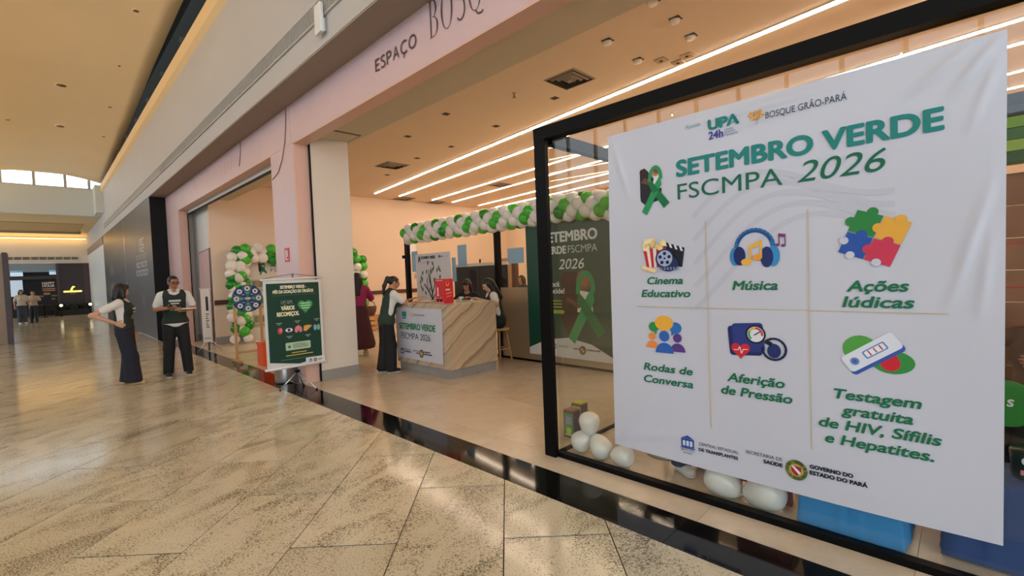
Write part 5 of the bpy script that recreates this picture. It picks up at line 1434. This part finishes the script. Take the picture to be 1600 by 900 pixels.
# cafe tables and chairs, dim, at the far end
def cafe_chair(x, y, lab):
    t = thing('cafe_chair', lab, 'chair', (x, y, 0))
    m_ = ink((40, 30, 28))
    MB().box(x - 0.2, x + 0.2, y - 0.2, y + 0.2, 0.44, 0.47).build('seat', m_, t); MB().box(x - 0.2, x + 0.2, y + 0.18, y + 0.21, 0.5, 0.9).build('backrest', m_, t)
    for a in (-0.18, 0.18):
        for b in (-0.18, 0.18): MB().box(x + a - 0.015, x + a + 0.015, y + b - 0.015, y + b + 0.015, 0, 0.44).build('leg', m_, t)
cafe_chair(-0.1, 39.2, 'dark cafe chair at the far restaurant nearest the walkers'.replace('nearest', 'behind')); cafe_chair(0.45, 39.4, 'dark cafe chair below the happy hour board')
ct = thing('cafe_table', 'small dark cafe table between the two cafe chairs', 'table', (0.18, 38.7, 0))
MB().lathe([(0.3, 0), (0.3, 0.03)], (0.18, 38.7, 0.72), 18).build('top', ink((60, 46, 40)), ct); MB().tube([(0.18, 38.7, 0), (0.18, 38.7, 0.72)], 0.03, 8).lathe([(0.22, 0), (0.05, 0.03)], (0.18, 38.7, 0), 14).build('base', black_metal, ct)
# tan kiosk with dark edge
kk = thing('kiosk_panel', 'tall tan kiosk wall with dark red-brown edge', 'kiosk', (-1.2, 20.8, 0))
MB().box(-2.4, -0.72, 20.6, 21.6, 0, 2.73).build('body', mat('tan_laminate', (160, 138, 112), 0.4, var=0.05), kk); MB().box(-0.72, -0.62, 20.55, 21.65, 0, 2.76).build('edge', mat('red_brown', (62, 28, 24), 0.4), kk)
for z in (1.3, 1.95): MB().box(-2.4, -0.8, 20.585, 20.6, z, z + 0.02).build('groove', ink((196, 176, 150)), kk)
# ------------------------------------------------------------------ people: smooth bodies grown from tapered limbs
def prim(a, b, ra, rb, sc=(1, 1, 1)):
    return (np.array(a, float), np.array(b, float), float(ra), float(rb), np.array(sc, float))
def ell(c, r):
    return (np.array(c, float), np.array(c, float), 1.0, 1.0, np.array(r, float))

def prim_d(p, X, Y, Z):
    a, b, ra, rb, s = p
    qx, qy, qz = (X - a[0]) / s[0], (Y - a[1]) / s[1], (Z - a[2]) / s[2]
    d = (b - a) / s
    L2 = float((d * d).sum())
    if L2 < 1e-12:
        return (np.sqrt(qx * qx + qy * qy + qz * qz) - ra) * s.min()
    t = np.clip((qx * d[0] + qy * d[1] + qz * d[2]) / L2, 0, 1)
    return (np.sqrt((qx - t * d[0]) ** 2 + (qy - t * d[1]) ** 2 + (qz - t * d[2]) ** 2) - (ra + t * (rb - ra))) * s.min()

def sdf_mesh(prims, h, k=0.02, inflate=0.0, sub=(), cut=None):
    lo = np.min([np.minimum(p[0], p[1]) - max(p[2], p[3]) * p[4] for p in prims], axis=0) - inflate - 3 * h - k
    hi = np.max([np.maximum(p[0], p[1]) + max(p[2], p[3]) * p[4] for p in prims], axis=0) + inflate + 3 * h + k
    ax = [np.arange(lo[i], hi[i] + h, h) for i in range(3)]
    D = np.full([len(a) for a in ax], 5.0, dtype=np.float32)
    for p in prims:
        l = np.minimum(p[0], p[1]) - max(p[2], p[3]) * p[4] - inflate - 3 * k - 2 * h
        u = np.maximum(p[0], p[1]) + max(p[2], p[3]) * p[4] + inflate + 3 * k + 2 * h
        sl = tuple(slice(*np.searchsorted(ax[i], (l[i], u[i]))) for i in range(3))
        d = prim_d(p, ax[0][sl[0]][:, None, None], ax[1][sl[1]][None, :, None], ax[2][sl[2]][None, None, :]) - inflate
        o = D[sl]
        hh = np.clip(0.5 + 0.5 * (o - d) / k, 0, 1)
        D[sl] = o * (1 - hh) + d * hh - k * hh * (1 - hh)
    X, Y, Z = ax[0][:, None, None], ax[1][None, :, None], ax[2][None, None, :]
    for p in sub:
        D = np.maximum(D, -prim_d(p, X, Y, Z))
    if cut is not None:
        D = np.maximum(D, cut(X + 0 * Y + 0 * Z, Y + 0 * X + 0 * Z, Z + 0 * X + 0 * Y))
    # surface nets
    S = D < 0
    c = [S[i:S.shape[0] - 1 + i, j:S.shape[1] - 1 + j, l:S.shape[2] - 1 + l] for i in (0, 1) for j in (0, 1) for l in (0, 1)]
    cnt = sum(x.astype(np.int8) for x in c)
    act = (cnt > 0) & (cnt < 8)
    I = np.argwhere(act)
    if len(I) == 0:
        return np.zeros((0, 3)), []
    idx = -np.ones(act.shape, dtype=np.int64); idx[act] = np.arange(len(I))
    acc = np.zeros((len(I), 3)); n = np.zeros(len(I))
    off = [(i, j, l) for i in (0, 1) for j in (0, 1) for l in (0, 1)]
    val = [D[I[:, 0] + o[0], I[:, 1] + o[1], I[:, 2] + o[2]] for o in off]
    for a in range(8):
        for b in range(a + 1, 8):
            if sum(abs(off[a][q] - off[b][q]) for q in range(3)) != 1: continue
            va, vb = val[a], val[b]
            m = (va < 0) != (vb < 0)
            t = np.where(m, va / np.where(m, va - vb, 1), 0)
            pa, pb = np.array(off[a]), np.array(off[b])
            acc += np.where(m[:, None], pa + t[:, None] * (pb - pa), 0); n += m
    V = (I + acc / n[:, None]) * h + np.array([a[0] for a in ax])
    F = []
    for axis in range(3):
        s1 = [slice(None)] * 3; s2 = [slice(None)] * 3
        s1[axis] = slice(0, -1); s2[axis] = slice(1, None)
        A, B = S[tuple(s1)], S[tuple(s2)]
        E = np.argwhere(A != B)
        u, v = [q for q in range(3) if q != axis]
        ok = (E[:, u] > 0) & (E[:, v] > 0) & (E[:, u] < S.shape[u] - 1) & (E[:, v] < S.shape[v] - 1)
        E = E[ok]
        def cell(du, dv):
            Q = E.copy(); Q[:, u] += du; Q[:, v] += dv
            return idx[Q[:, 0], Q[:, 1], Q[:, 2]]
        q = np.stack([cell(-1, -1), cell(0, -1), cell(0, 0), cell(-1, 0)], axis=1)
        inside = A[E[:, 0], E[:, 1], E[:, 2]]
        flip = inside if axis != 1 else ~inside
        q[~flip] = q[~flip][:, ::-1]
        F.append(q)
    return V, np.concatenate(F)

def npmesh(name, VF, m):
    V = np.concatenate([a for a, b in VF]) if VF else np.zeros((0, 3))
    Fs = []; o = 0
    for a, b in VF:
        if len(a): Fs.append(np.asarray(b) + o)
        o += len(a)
    F = np.concatenate(Fs)
    me = bpy.data.meshes.new(name)
    me.vertices.add(len(V)); me.vertices.foreach_set('co', V.astype(np.float32).ravel())
    me.loops.add(F.size); me.loops.foreach_set('vertex_index', F.astype(np.int32).ravel())
    me.polygons.add(len(F)); me.polygons.foreach_set('loop_start', np.arange(0, F.size, 4, dtype=np.int32))
    me.polygons.foreach_set('use_smooth', np.ones(len(F), dtype=bool))
    me.materials.append(m)
    me.update(calc_edges=True); me.validate()
    return me

def child(name, VF, m, parent):
    if not isinstance(VF, list): VF = [VF]
    VF = [x for x in VF if len(x[0])]
    if not VF: return None
    o = bpy.data.objects.new(name, npmesh(name, VF, m))
    COL.objects.link(o); o.parent = parent
    return o

def xform(VF, Rm, t):
    return (VF[0] @ np.array(Rm).T + np.array(t), VF[1])

HAND = {}
def hand(curl, side):
    """wrist at origin, fingers along +y, palm facing -z, thumb on +x*side"""
    if (curl, side) in HAND: return HAND[(curl, side)]
    P = [prim((0, -.02, 0), (0, .03, 0), .024, .03, (1, 1, .62)), prim((-.016, .04, 0), (-.016, .075, 0), .024, .02, (1, 1, .6)), prim((.016, .04, 0), (.016, .075, 0), .024, .02, (1, 1, .6))]
    for x, L in ((-.031, .058), (-.0105, .07), (.0105, .075), (.031, .066)):
        p = np.array([x, .08, 0.0]); ang = curl * 0.4
        for seg, r0, r1 in ((.44, .0092, .0086), (.32, .0086, .008), (.24, .008, .0068)):
            q = p + np.array([0, math.cos(ang), -math.sin(ang)]) * L * seg
            P.append(prim(p, q, r0, r1)); p = q; ang += curl
    t = np.array([.03, .025, -.004]); d = np.array([.75, .62, -.2])
    for L, r0, r1 in ((.036, .012, .0105), (.028, .0105, .009), (.02, .009, .0075)):
        q = t + d / np.linalg.norm(d) * L
        P.append(prim(t, q, r0, r1)); t = q; d = d + np.array([-.25 * curl, .2, -.35 * curl])
    V, F = sdf_mesh(P, .0052, .006)
    if side < 0:
        V = V * np.array([-1, 1, 1]); F = F[:, ::-1]
    HAND[(curl, side)] = (V, F)
    return V, F

def head_parts(style):
    P = [ell((0, -.012, .028), (.074, .094, .086)), prim((0, .03, -.005), (0, .048, -.078), .058, .03, (1, .95, 1)), ell((0, .045, -.02), (.055, .045, .06)),
         prim((0, .088, .012), (0, .104, -.022), .007, .012), prim((-.03, .078, .024), (.03, .078, .024), .012, .012), ell((.074, -.006, -.004), (.012, .02, .03)), ell((-.074, -.006, -.004), (.012, .02, .03)),
         prim((-.016, .086, -.048), (.016, .086, -.048), .008, .008), prim((0, -.015, -.05), (0, -.025, -.13), .052, .05)]
    return sdf_mesh(P, .0062, .014, sub=[ell((.03, .098, .006), (.017, .012, .009)), ell((-.03, .098, .006), (.017, .012, .009))])
HEAD = None
def hair_mesh(style):
    capP = [ell((0, -.018, .032), (.086, .104, .098))]
    if style == 'short':
        return sdf_mesh([ell((0, -.014, .034), (.079, .099, .088))], .007, .01, cut=lambda x, y, z: np.maximum(np.minimum(y - .05, .085 - z), np.minimum(y + .02 - 0.0 * z, .035 - z) * 1.0) if False else np.maximum(np.minimum(y - .045, .075 - z), np.minimum(y + .045, .012 - z)))
    if style == 'bob':
        capP += [prim((s * .066, -.015, .0), (s * .074, -.012, -.105), .042, .034) for s in (-1, 1)] + [prim((0, -.075, .0), (0, -.085, -.12), .062, .058, (1.15, 1, 1))] + [prim((-.05, .05, .075), (.05, .05, .075), .03, .03)]
    if style == 'pony':
        capP = [ell((0, -.016, .03), (.08, .1, .092))] + [prim((0, -.09, .06), (0, -.13, .05), .03, .034), prim((0, -.13, .05), (0, -.15, -.10), .038, .034), prim((0, -.15, -.10), (0, -.13, -.25), .034, .014)]
    if style == 'long':
        capP += [prim((s * .066, -.02, .0), (s * .085, -.02, -.24), .042, .03) for s in (-1, 1)] + [prim((0, -.08, .0), (0, -.10, -.32), .068, .05, (1.3, 1, 1))]
    if style == 'fringe':
        capP += [prim((s * .068, -.01, .0), (s * .08, .005, -.16), .038, .03) for s in (-1, 1)] + [prim((0, -.08, .0), (0, -.09, -.2), .064, .05, (1.2, 1, 1)), prim((-.045, .07, .07), (.045, .07, .07), .028, .028)]
    low = .03 if style in ('bob', 'fringe') else .055
    lim = .028 if style in ('bob', 'fringe', 'long') else -.0
    return sdf_mesh(capP, .0075, .02, cut=lambda x, y, z: np.minimum(y - (.04 if style != 'pony' else .02) - .0 * z, low - z) if style != 'pony' else np.maximum(np.minimum(y - .045, .06 - z), np.minimum(np.minimum(y + .035, -.0 - z), 1.0)))

def rotz(a): return np.array([[math.cos(a), -math.sin(a), 0], [math.sin(a), math.cos(a), 0], [0, 0, 1]])
def rotx(a): return np.array([[1, 0, 0], [0, math.cos(a), -math.sin(a)], [0, math.sin(a), math.cos(a)]])

def person(label, loc, face, H, skin, hair, hair_m, shirt=None, vest=None, legs=None, shoes=None, lean=0.0, seat=None, sway=0.0, elb=None, wri=None, curl=(.5, .5), palm=None,
           feet=None, knee=None, head=(0, 0), sleeve=0.7, wide=0.0, skirt=None, glasses=False, collar=False, badge=None, h=.0125, female=True, hip_shift=0.0, vest_hem=0.93, shirt_hem=0.9, group=None):
    global HEAD
    yaw = math.atan2(face[1], face[0]) - math.pi / 2
    root = thing('person', label, 'person', loc, group=group, rz=yaw)
    s = H / 1.70
    hz = .88 if seat is None else (seat + .10) / s
    up = hz - .88
    def tor(x, y, z):
        """torso point of the upright figure, leaned about the hips"""
        z0 = z - .88; a = math.radians(lean)
        return np.array([x + sway * z0, (y * math.cos(a) + z0 * math.sin(a)), hz + z0 * math.cos(a) - y * math.sin(a)]) * s
    sw = .165 if female else .185
    hw = 1.0 if female else .94
    torso = [prim(tor(-.075, 0, .90), tor(.075, 0, .90), .098 * hw * s, .098 * hw * s, (1, .95, 1)), prim(tor(0, 0, .92), tor(0, .0, 1.08), .115 * s, .098 * s, (1.18, .92, 1)),
             prim(tor(0, 0, 1.08), tor(0, .005, 1.30), .1 * s, .112 * s, (1.25, .92, 1)), prim(tor(0, -.005, 1.40), tor(sw - .045, -.005, 1.37), .056 * s, .05 * s), prim(tor(0, -.005, 1.40), tor(-sw + .045, -.005, 1.37), .056 * s, .05 * s)]
    if female: torso += [ell(tor(.065, .075, 1.25), np.array((.058, .05, .055)) * s), ell(tor(-.065, .075, 1.25), np.array((.058, .05, .055)) * s)]
    neck = [prim(tor(0, -.015, 1.37), tor(0, .012, 1.50), .056 * s, .05 * s)]
    sh = [tor(sw, -.005, 1.365), tor(-sw, -.005, 1.365)]
    if elb is None: elb = [(.235, -.03, 1.10), (-.235, -.03, 1.10)]
    if wri is None: wri = [(.25, .05, .86), (-.25, .05, .86)]
    el = [np.array(e) for e in elb]; wr = [np.array(e) for e in wri]
    arms = []; sleeves = []
    for q in (0, 1):
        arms += [prim(sh[q], el[q], .047 * s, .038 * s), prim(el[q], wr[q], .039 * s, .027 * s)]
        sleeves.append(prim(sh[q], sh[q] + (el[q] - sh[q]) * sleeve, .040 * s, .044 * s))
    hp = [tor(.085, 0, .86), tor(-.085, 0, .86)]
    if seat is None:
        ft = feet or [(.10, 0, 0), (-.10, 0, 0)]
        kn = knee or [((hp[q][0] / s + ft[q][0]) / 2, ft[q][1] / 2 + .03, .47) for q in (0, 1)]
    else:
        ft = feet or [(.11, .36, .0), (-.11, .36, .0)]
        kn = knee or [(.11, .42, hz), (-.11, .42, hz)]
    kn = [np.array(k_) * s for k_ in kn]; an = [np.array((f_[0], f_[1], f_[2] + .085)) * s for f_ in ft]
    legp = []; trou = []
    for q in (0, 1):
        legp += [prim(hp[q], kn[q], .082 * s, .055 * s), prim(kn[q], an[q], .056 * s, .037 * s), prim(an[q] + np.array([0, -.025, -.03]) * s, an[q] + np.array([0, .12, -.055]) * s, .035 * s, .028 * s)]
        trou += [prim(hp[q], kn[q], .088 * s, (.064 + wide * .5) * s), prim(kn[q], an[q] + np.array([0, 0, -.03 * s]), (.064 + wide * .5) * s, (.05 + wide) * s)]
    VF = [sdf_mesh(torso + neck + arms + legp, h, .03)]
    # hands
    for q, sd in ((0, 1), (1, -1)):
        V = hand(curl[q], -sd)
        y = (wr[q] - el[q]); y = y / np.linalg.norm(y)
        zz = np.array(palm[q] if palm else (sd * 1.0, 0, 0), float)      # back of the hand
        zz = zz - y * zz.dot(y); zz /= np.linalg.norm(zz); xx = np.cross(y, zz)
        VF.append(xform((V[0] * s, V[1]), np.stack([xx, y, zz], axis=1), wr[q] + y * .012))
    # head
    if HEAD is None: HEAD = head_parts('')
    hc = tor(0, .015, 1.575)
    HR = rotz(math.radians(head[0])) @ rotx(math.radians(-head[1] - lean * .3))
    VF.append(xform((HEAD[0] * s * .98, HEAD[1]), HR, hc))
    child('body', VF, skin, root)
    put = lambda V: xform((V[0] * s * .98, V[1]), HR, hc)
    for sd in (1, -1):
        mb = MB().ball((sd * .031, .0895, .007), (.013, .006, .0065), 10, 6)
        e = np.array(mb.v) @ HR.T * s * .98 + hc; mb.v = [tuple(p) for p in e]
        mb.build('eye', ink((30, 22, 20)), root, local=True)
        mb = MB().tube([(sd * .016, .0935, .028), (sd * .034, .0925, .032), (sd * .05, .08, .026)], .0035, 6)
        e = np.array(mb.v) @ HR.T * s * .98 + hc; mb.v = [tuple(p) for p in e]
        mb.build('eyebrow', hair_m, root, local=True)
    mb = MB().tube([(-.022, .0895, -.047), (0, .0955, -.046), (.022, .0895, -.047)], .004, 6)
    e = np.array(mb.v) @ HR.T * s * .98 + hc; mb.v = [tuple(p) for p in e]
    mb.build('mouth', ink((150, 84, 74)), root, local=True)
    child('hair', put(hair_mesh(hair)), hair_m, root)
    if glasses:
        mb = MB()
        for sd in (1, -1):
            mb.tube([(sd * .032 + .026 * math.cos(a), .101, .006 + .02 * math.sin(a)) for a in [2 * math.pi * k / 14 for k in range(15)]], .0028, 6)
            mb.tube([(sd * .058, .098, .01), (sd * .08, .05, .012), (sd * .081, -.01, .006)], .0025, 6)
        mb.tube([(-.008, .104, .01), (.008, .104, .01)], .0025, 6)
        e = np.array(mb.v) @ HR.T * s * .98 + hc; mb.v = [tuple(p) for p in e]
        mb.build('glasses', ink((28, 26, 28)), root, local=True)
    zt = lambda z: tor(0, 0, z)[2]
    if shirt is not None:
        up_ax = tor(0, 0, 1.3) - tor(0, 0, 1.0); up_ax /= np.linalg.norm(up_ax); hem = tor(0, 0, shirt_hem); nk = tor(0, .03, 1.44)
        child('shirt', sdf_mesh(torso + sleeves, h, .03, .02, sub=[prim(tor(0, .02, 1.46), tor(0, .03, 1.52), .068 * s, .09 * s)],
              cut=lambda x, y, z: -((x - hem[0]) * up_ax[0] + (y - hem[1]) * up_ax[1] + (z - hem[2]) * up_ax[2])), shirt, root)
    if collar:
        cc = tor(0, .006, 1.445)
        child('collar', sdf_mesh([ell(cc, np.array((.094, .092, .036)) * s)], .008, .01, sub=[prim(tor(0, -.005, 1.38), tor(0, .01, 1.52), .056 * s, .06 * s)], cut=lambda x, y, z: np.minimum(y - cc[1] - .02, .034 - np.abs(x - cc[0]) - (cc[2] + .02 - z) * .3)), shirt, root)
    if vest is not None:
        up_ax = tor(0, 0, 1.3) - tor(0, 0, 1.0); up_ax /= np.linalg.norm(up_ax); hem2 = tor(0, 0, vest_hem)
        V = sdf_mesh(torso, h * .9, .03, .026, sub=[prim(tor(0, .05, 1.42), tor(0, .06, 1.52), .075 * s, .1 * s)] + [prim(tor(sd * (sw + .045), 0, 1.05), tor(sd * (sw + .03), 0, 1.45), .07 * s, .075 * s, (1, 1.2, 1)) for sd in (1, -1)],
                     cut=lambda x, y, z: -((x - hem2[0]) * up_ax[0] + (y - hem2[1]) * up_ax[1] + (z - hem2[2]) * up_ax[2]))
        vo = child('vest', V, vest, root)
        if badge:
            for (bu, bv, bw, bh, col, back) in badge:
                mb = MB(); n = 8
                for i in range(n):
                    for j in range(2):
                        pass
                vs = []
                for i in range(n + 1):
                    for j in range(3):
                        x_ = bu * s + (i / n - .5) * bw; z_ = tor(0, 0, bv)[2] + (j / 2 - .5) * bh
                        sel = (np.abs(V[0][:, 0] - x_) < .02) & (np.abs(V[0][:, 2] - z_) < .02)
                        yy_ = V[0][sel, 1]
                        y_ = (yy_.max() if not back else yy_.min()) if len(yy_) else .13
                        vs.append((x_, y_ + (.005 if not back else -.005), z_))
                mb.add(vs, [(a * 3 + b, (a + 1) * 3 + b, (a + 1) * 3 + b + 1, a * 3 + b + 1) for a in range(n) for b in range(2)])
                mb.build('vest_print', ink(col), root, local=True)
    if legs is not None and skirt is None:
        child('trousers', sdf_mesh(trou + torso[:2], h, .03, .012, cut=lambda x, y, z: np.maximum(z - tor(0, 0, 1.0)[2], .05 * s - z)), legs, root)
    if skirt is not None:
        child('skirt', sdf_mesh([prim(tor(0, 0, 1.0), np.array((0, 0, .26)) * s, .13 * s, .26 * s, (1.1, .95, 1))] + torso[:2], h, .03, .01, cut=lambda x, y, z: np.maximum(z - tor(0, 0, 1.03)[2], .16 - z)), skirt, root)
    if shoes is not None:
        for q in (0, 1):
            a = an[q]
            P = [prim(a + np.array([0, -.03, -.045]) * s, a + np.array([0, .13, -.055]) * s, .046 * s, .04 * s, (1, 1, 1)), prim(a + np.array([0, -.02, 0]) * s, a + np.array([0, .03, -.04]) * s, .047 * s, .045 * s)]
            zf = a[2] - .085 * s
            so = child('shoe', sdf_mesh(P, .009, .02, cut=lambda x, y, z: np.maximum(zf + .014 - z, z - zf - .1)), shoes[0], root)
            V = sdf_mesh([(p[0], p[1], p[2], p[3], p[4]) for p in P[:1]], .009, .02, .004, cut=lambda x, y, z: np.maximum(zf - z, z - zf - .02))
            o = child('sole', V, shoes[1], so)
    return root

skin_a = mat('skin_tan', (186, 132, 98), 0.5); skin_b = mat('skin_light_brown', (170, 116, 84), 0.5); skin_c = mat('skin_fair', (204, 156, 124), 0.5)
hair_k = mat('black_hair', (20, 15, 14), 0.4, bump=0.3, bscale=90); hair_b = mat('dark_brown_hair', (34, 22, 18), 0.4, bump=0.3, bscale=90)
white_tee = mat('white_tee', (222, 218, 210), 0.8, bump=0.15, bscale=18); dgv = mat('dark_green_vest', (32, 42, 36), 0.8, bump=0.1, bscale=18)
navy = mat('navy_trousers', (24, 26, 40), 0.8, bump=0.2, bscale=12); blackc = mat('black_cloth', (18, 17, 18), 0.8, bump=0.2, bscale=12)
beige_shoe = mat('beige_shoe', (196, 158, 120), 0.5); blk_shoe = mat('black_shoe', (26, 26, 28), 0.6); white_sole = mat('white_sole', (214, 208, 198), 0.5); white_shoe = mat('white_shoe', (214, 216, 216), 0.5)
denim = mat('denim', (64, 76, 92), 0.8)
W = (206, 208, 200)
# woman with hand on hip
person('person in dark green vest and navy wide trousers with hand on hip', (0.93, 9.62, 0), (.93, -.37), 1.63, skin_c, 'bob', hair_k, white_tee, dgv, navy, (beige_shoe, beige_shoe),
       lean=-2, elb=[(.27, -.31, 1.15), (-.23, -.04, 1.08)], wri=[(.20, -.07, 1.02), (-.24, .04, .84)], curl=(.35, .5), palm=[(.8, -.3, .4), (-1, 0, .0)], head=(48, 8), sleeve=.55, wide=.06,
       feet=[(.08, .10, 0), (-.10, -.02, 0)], badge=[(-.02, 1.27, .16, .03, W, False), (-.02, 1.215, .14, .025, (170, 176, 160), False), (.0, 1.14, .12, .07, (120, 120, 84), False)], vest_hem=.94, shirt_hem=1.0)
# man reading papers
person('person with glasses, white polo and dark vest reading phone and papers', (1.64, 9.85, 0), (-.1, -1), 1.74, skin_b, 'short', hair_k, white_tee, dgv, blackc, (blk_shoe, white_sole), female=False,
       lean=1, elb=[(.26, -.02, 1.17), (-.27, -.01, 1.16)], wri=[(.10, .21, 1.18), (-.13, .22, 1.13)], curl=(.7, .45), palm=[(.3, .3, -1), (-.2, .1, -1)], head=(18, 10), sleeve=.72, wide=.012,
       feet=[(.14, .03, 0), (-.14, .05, 0)], glasses=True, collar=True, badge=[(.0, 1.27, .17, .03, W, False), (.0, 1.225, .12, .02, W, False), (-.03, 1.13, .09, .06, (176, 150, 110), False), (.05, 1.13, .05, .05, (90, 150, 80), False)], vest_hem=.89, shirt_hem=.83)
ph = thing('phone', 'dark phone held by the person with glasses', 'phone', (1.53, 9.60, 1.19))
MB().bbox(1.475, 1.545, 9.50, 9.63, 1.21, 1.22, 0.003).build('body', ink((24, 24, 28)), ph); MB().box(1.48, 1.54, 9.505, 9.625, 1.22, 1.2205).build('screen', ink((60, 66, 72)), ph)
pp = thing('paper_sheaf', 'thin sheaf of white papers held by the person with glasses', 'papers', (1.78, 9.58, 1.15))
MB().box(1.68, 1.88, 9.45, 9.62, 1.155, 1.165).build('sheet', ink((226, 226, 220)), pp); MB().box(1.685, 1.875, 9.455, 9.61, 1.165, 1.172).build('sheet', ink((214, 214, 208)), pp)
# collar of the polo
# woman leaning on the counter end
person('person with ponytail in dark green vest leaning on the counter end', (3.955, 6.80, 0), (.98, -.2), 1.60, skin_a, 'pony', hair_k, white_tee, mat('green_back_vest', (40, 58, 48), 0.8, bump=0.1, bscale=18), blackc, (blk_shoe, white_sole),
       lean=13, elb=[(.20, .34, 1.08), (-.22, .26, 1.08)], wri=[(.10, .56, 1.165), (-.06, .46, 1.165)], curl=(.3, .4), palm=[(.2, 0, 1), (-.2, 0, 1)], head=(-6, 14), sleeve=.5, wide=.035, vest_hem=.76, shirt_hem=.9,
       feet=[(.09, .02, 0), (-.09, -.08, 0)], badge=[(.0, 1.33, .09, .02, (150, 160, 70), True)])
# two seated behind the counter
stl = thing('bar_stool', 'tall wooden stool behind the counter, under the person in black', 'stool', (5.56, 6.60, 0))
def bar_stool(t, x, y, hgt):
    MB().lathe([(0.17, 0), (0.18, 0.02), (0.17, 0.04)], (x, y, hgt - 0.04), 18).build('seat', wood, t)
    for a in (45, 135, 225, 315):
        c_, s_ = math.cos(math.radians(a)), math.sin(math.radians(a))
        MB().tube([(x + .12 * c_, y + .12 * s_, hgt - .04), (x + .21 * c_, y + .21 * s_, 0)], .016, 8).build('leg', wood, t)
    MB().tube([(x + .17 * math.cos(math.radians(45 + 90 * k)), y + .17 * math.sin(math.radians(45 + 90 * k)), .25) for k in (0, 1, 2, 3, 0)], .01, 6).build('foot_ring', wood, t)
bar_stool(stl, 5.62, 6.66, 0.60)
person('person in black shirt seated behind the counter beside the red carton', (5.62, 6.66, 0), (-.8, -.6), 1.60, skin_a, 'fringe', hair_b, mat('black_tee', (24, 26, 28), 0.8), None, blackc, (blk_shoe, blk_shoe), seat=.61, lean=10,
       elb=[(.26, .10, 1.04), (-.26, .10, 1.04)], wri=[(.12, .30, 1.12), (-.12, .30, 1.12)], curl=(.6, .6), palm=[(.2, 0, 1), (-.2, 0, 1)], head=(-12, 16), sleeve=.6, feet=[(.1, .34, .0), (-.1, .34, 0)], shirt_hem=.85,
       badge=None)
stl = thing('bar_stool', 'tall wooden stool at the open end of the counter', 'stool', (5.55, 5.86, 0))
bar_stool(stl, 5.55, 5.80, 0.61)
person('person with long dark hair and dark vest bent over the counter', (5.55, 5.80, 0), (-.85, .45), 1.62, skin_c, 'long', hair_k, white_tee, dgv, blackc, (blk_shoe, blk_shoe), seat=.62, lean=14,
       elb=[(.25, .10, 1.03), (-.26, .10, 1.03)], wri=[(.10, .33, 1.12), (-.12, .33, 1.12)], curl=(.6, .6), palm=[(.2, 0, 1), (-.2, 0, 1)], head=(5, 24), sleeve=.55, shirt_hem=.85, vest_hem=.86)
# visitor behind the glass
stl = thing('bar_stool', 'tall wooden stool behind the frosted glass, under the visitor', 'stool', (9.45, 8.86, 0))
bar_stool(stl, 9.45, 8.86, 0.59)
person('person in dark shirt behind the frosted partition', (9.45, 8.86, 0), (-.9, .2), 1.62, skin_a, 'long', hair_k, mat('charcoal_tee', (40, 38, 38), 0.8), None, blackc, (blk_shoe, blk_shoe), seat=.60, lean=2, sleeve=.6, shirt_hem=.85, h=.015,
       elb=[(.24, .06, .98), (-.24, .06, .98)], wri=[(.12, .28, .92), (-.12, .28, .92)])
# woman in magenta and long skirt behind the pier
person('person in magenta top and long maroon skirt half hidden by the white pier', (4.46, 8.70, 0), (.5, .85), 1.68, skin_a, 'long', hair_k, mat('magenta_top', (150, 26, 84), 0.7), None, None, (beige_shoe, beige_shoe), skirt=mat('maroon_skirt', (74, 30, 36), 0.8), sleeve=.95,
       elb=[(.25, .10, 1.14), (-.24, .05, 1.12)], wri=[(.10, .30, 1.18), (-.12, .28, 1.1)], shirt_hem=1.0)
# walkers far away
person('person in pale shirt and jeans walking far down the concourse beside the kiosk', (-0.62, 33.2, 0), (.2, -1), 1.68, skin_a, 'long', hair_b, mat('pale_shirt', (206, 196, 184), 0.8), None, denim, (white_shoe, white_sole), h=.022, wide=.02)
person('person with arms crossed in pale top at the far end, partner of the walker', (-0.22, 33.6, 0), (-.3, -1), 1.60, skin_c, 'short', hair_k, mat('beige_shirt', (196, 178, 160), 0.8), None, mat('dark_jeans', (44, 48, 56), 0.8), (blk_shoe, blk_shoe), h=.022, female=False,
       elb=[(.27, .02, 1.12), (-.27, .02, 1.12)], wri=[(-.02, .22, 1.12), (.02, .2, 1.08)])
# person standing in the showcase behind the banner
person('person in navy trousers and white shoes standing behind the large banner', (3.42, 1.50, 0), (-.55, -.8), 1.62, skin_a, 'long', hair_b, white_tee, None, mat('navy_jeans', (36, 44, 74), 0.8), (white_shoe, white_sole), wide=.015)
# arm reaching over the dark blue table
person('person in brown top seated by the wooden backdrop beyond the banner edge', (4.35, -0.35, 0), (-.8, .5), 1.6, skin_b, 'long', hair_k, mat('brown_top', (96, 62, 48), 0.8), None, blackc, (blk_shoe, blk_shoe), seat=.45, h=.015,
       elb=[(.28, .10, .98), (-.26, .10, .98)], wri=[(.15, .34, 1.0), (-.2, .34, .95)])
set_type()
bpy.context.view_layer.update()
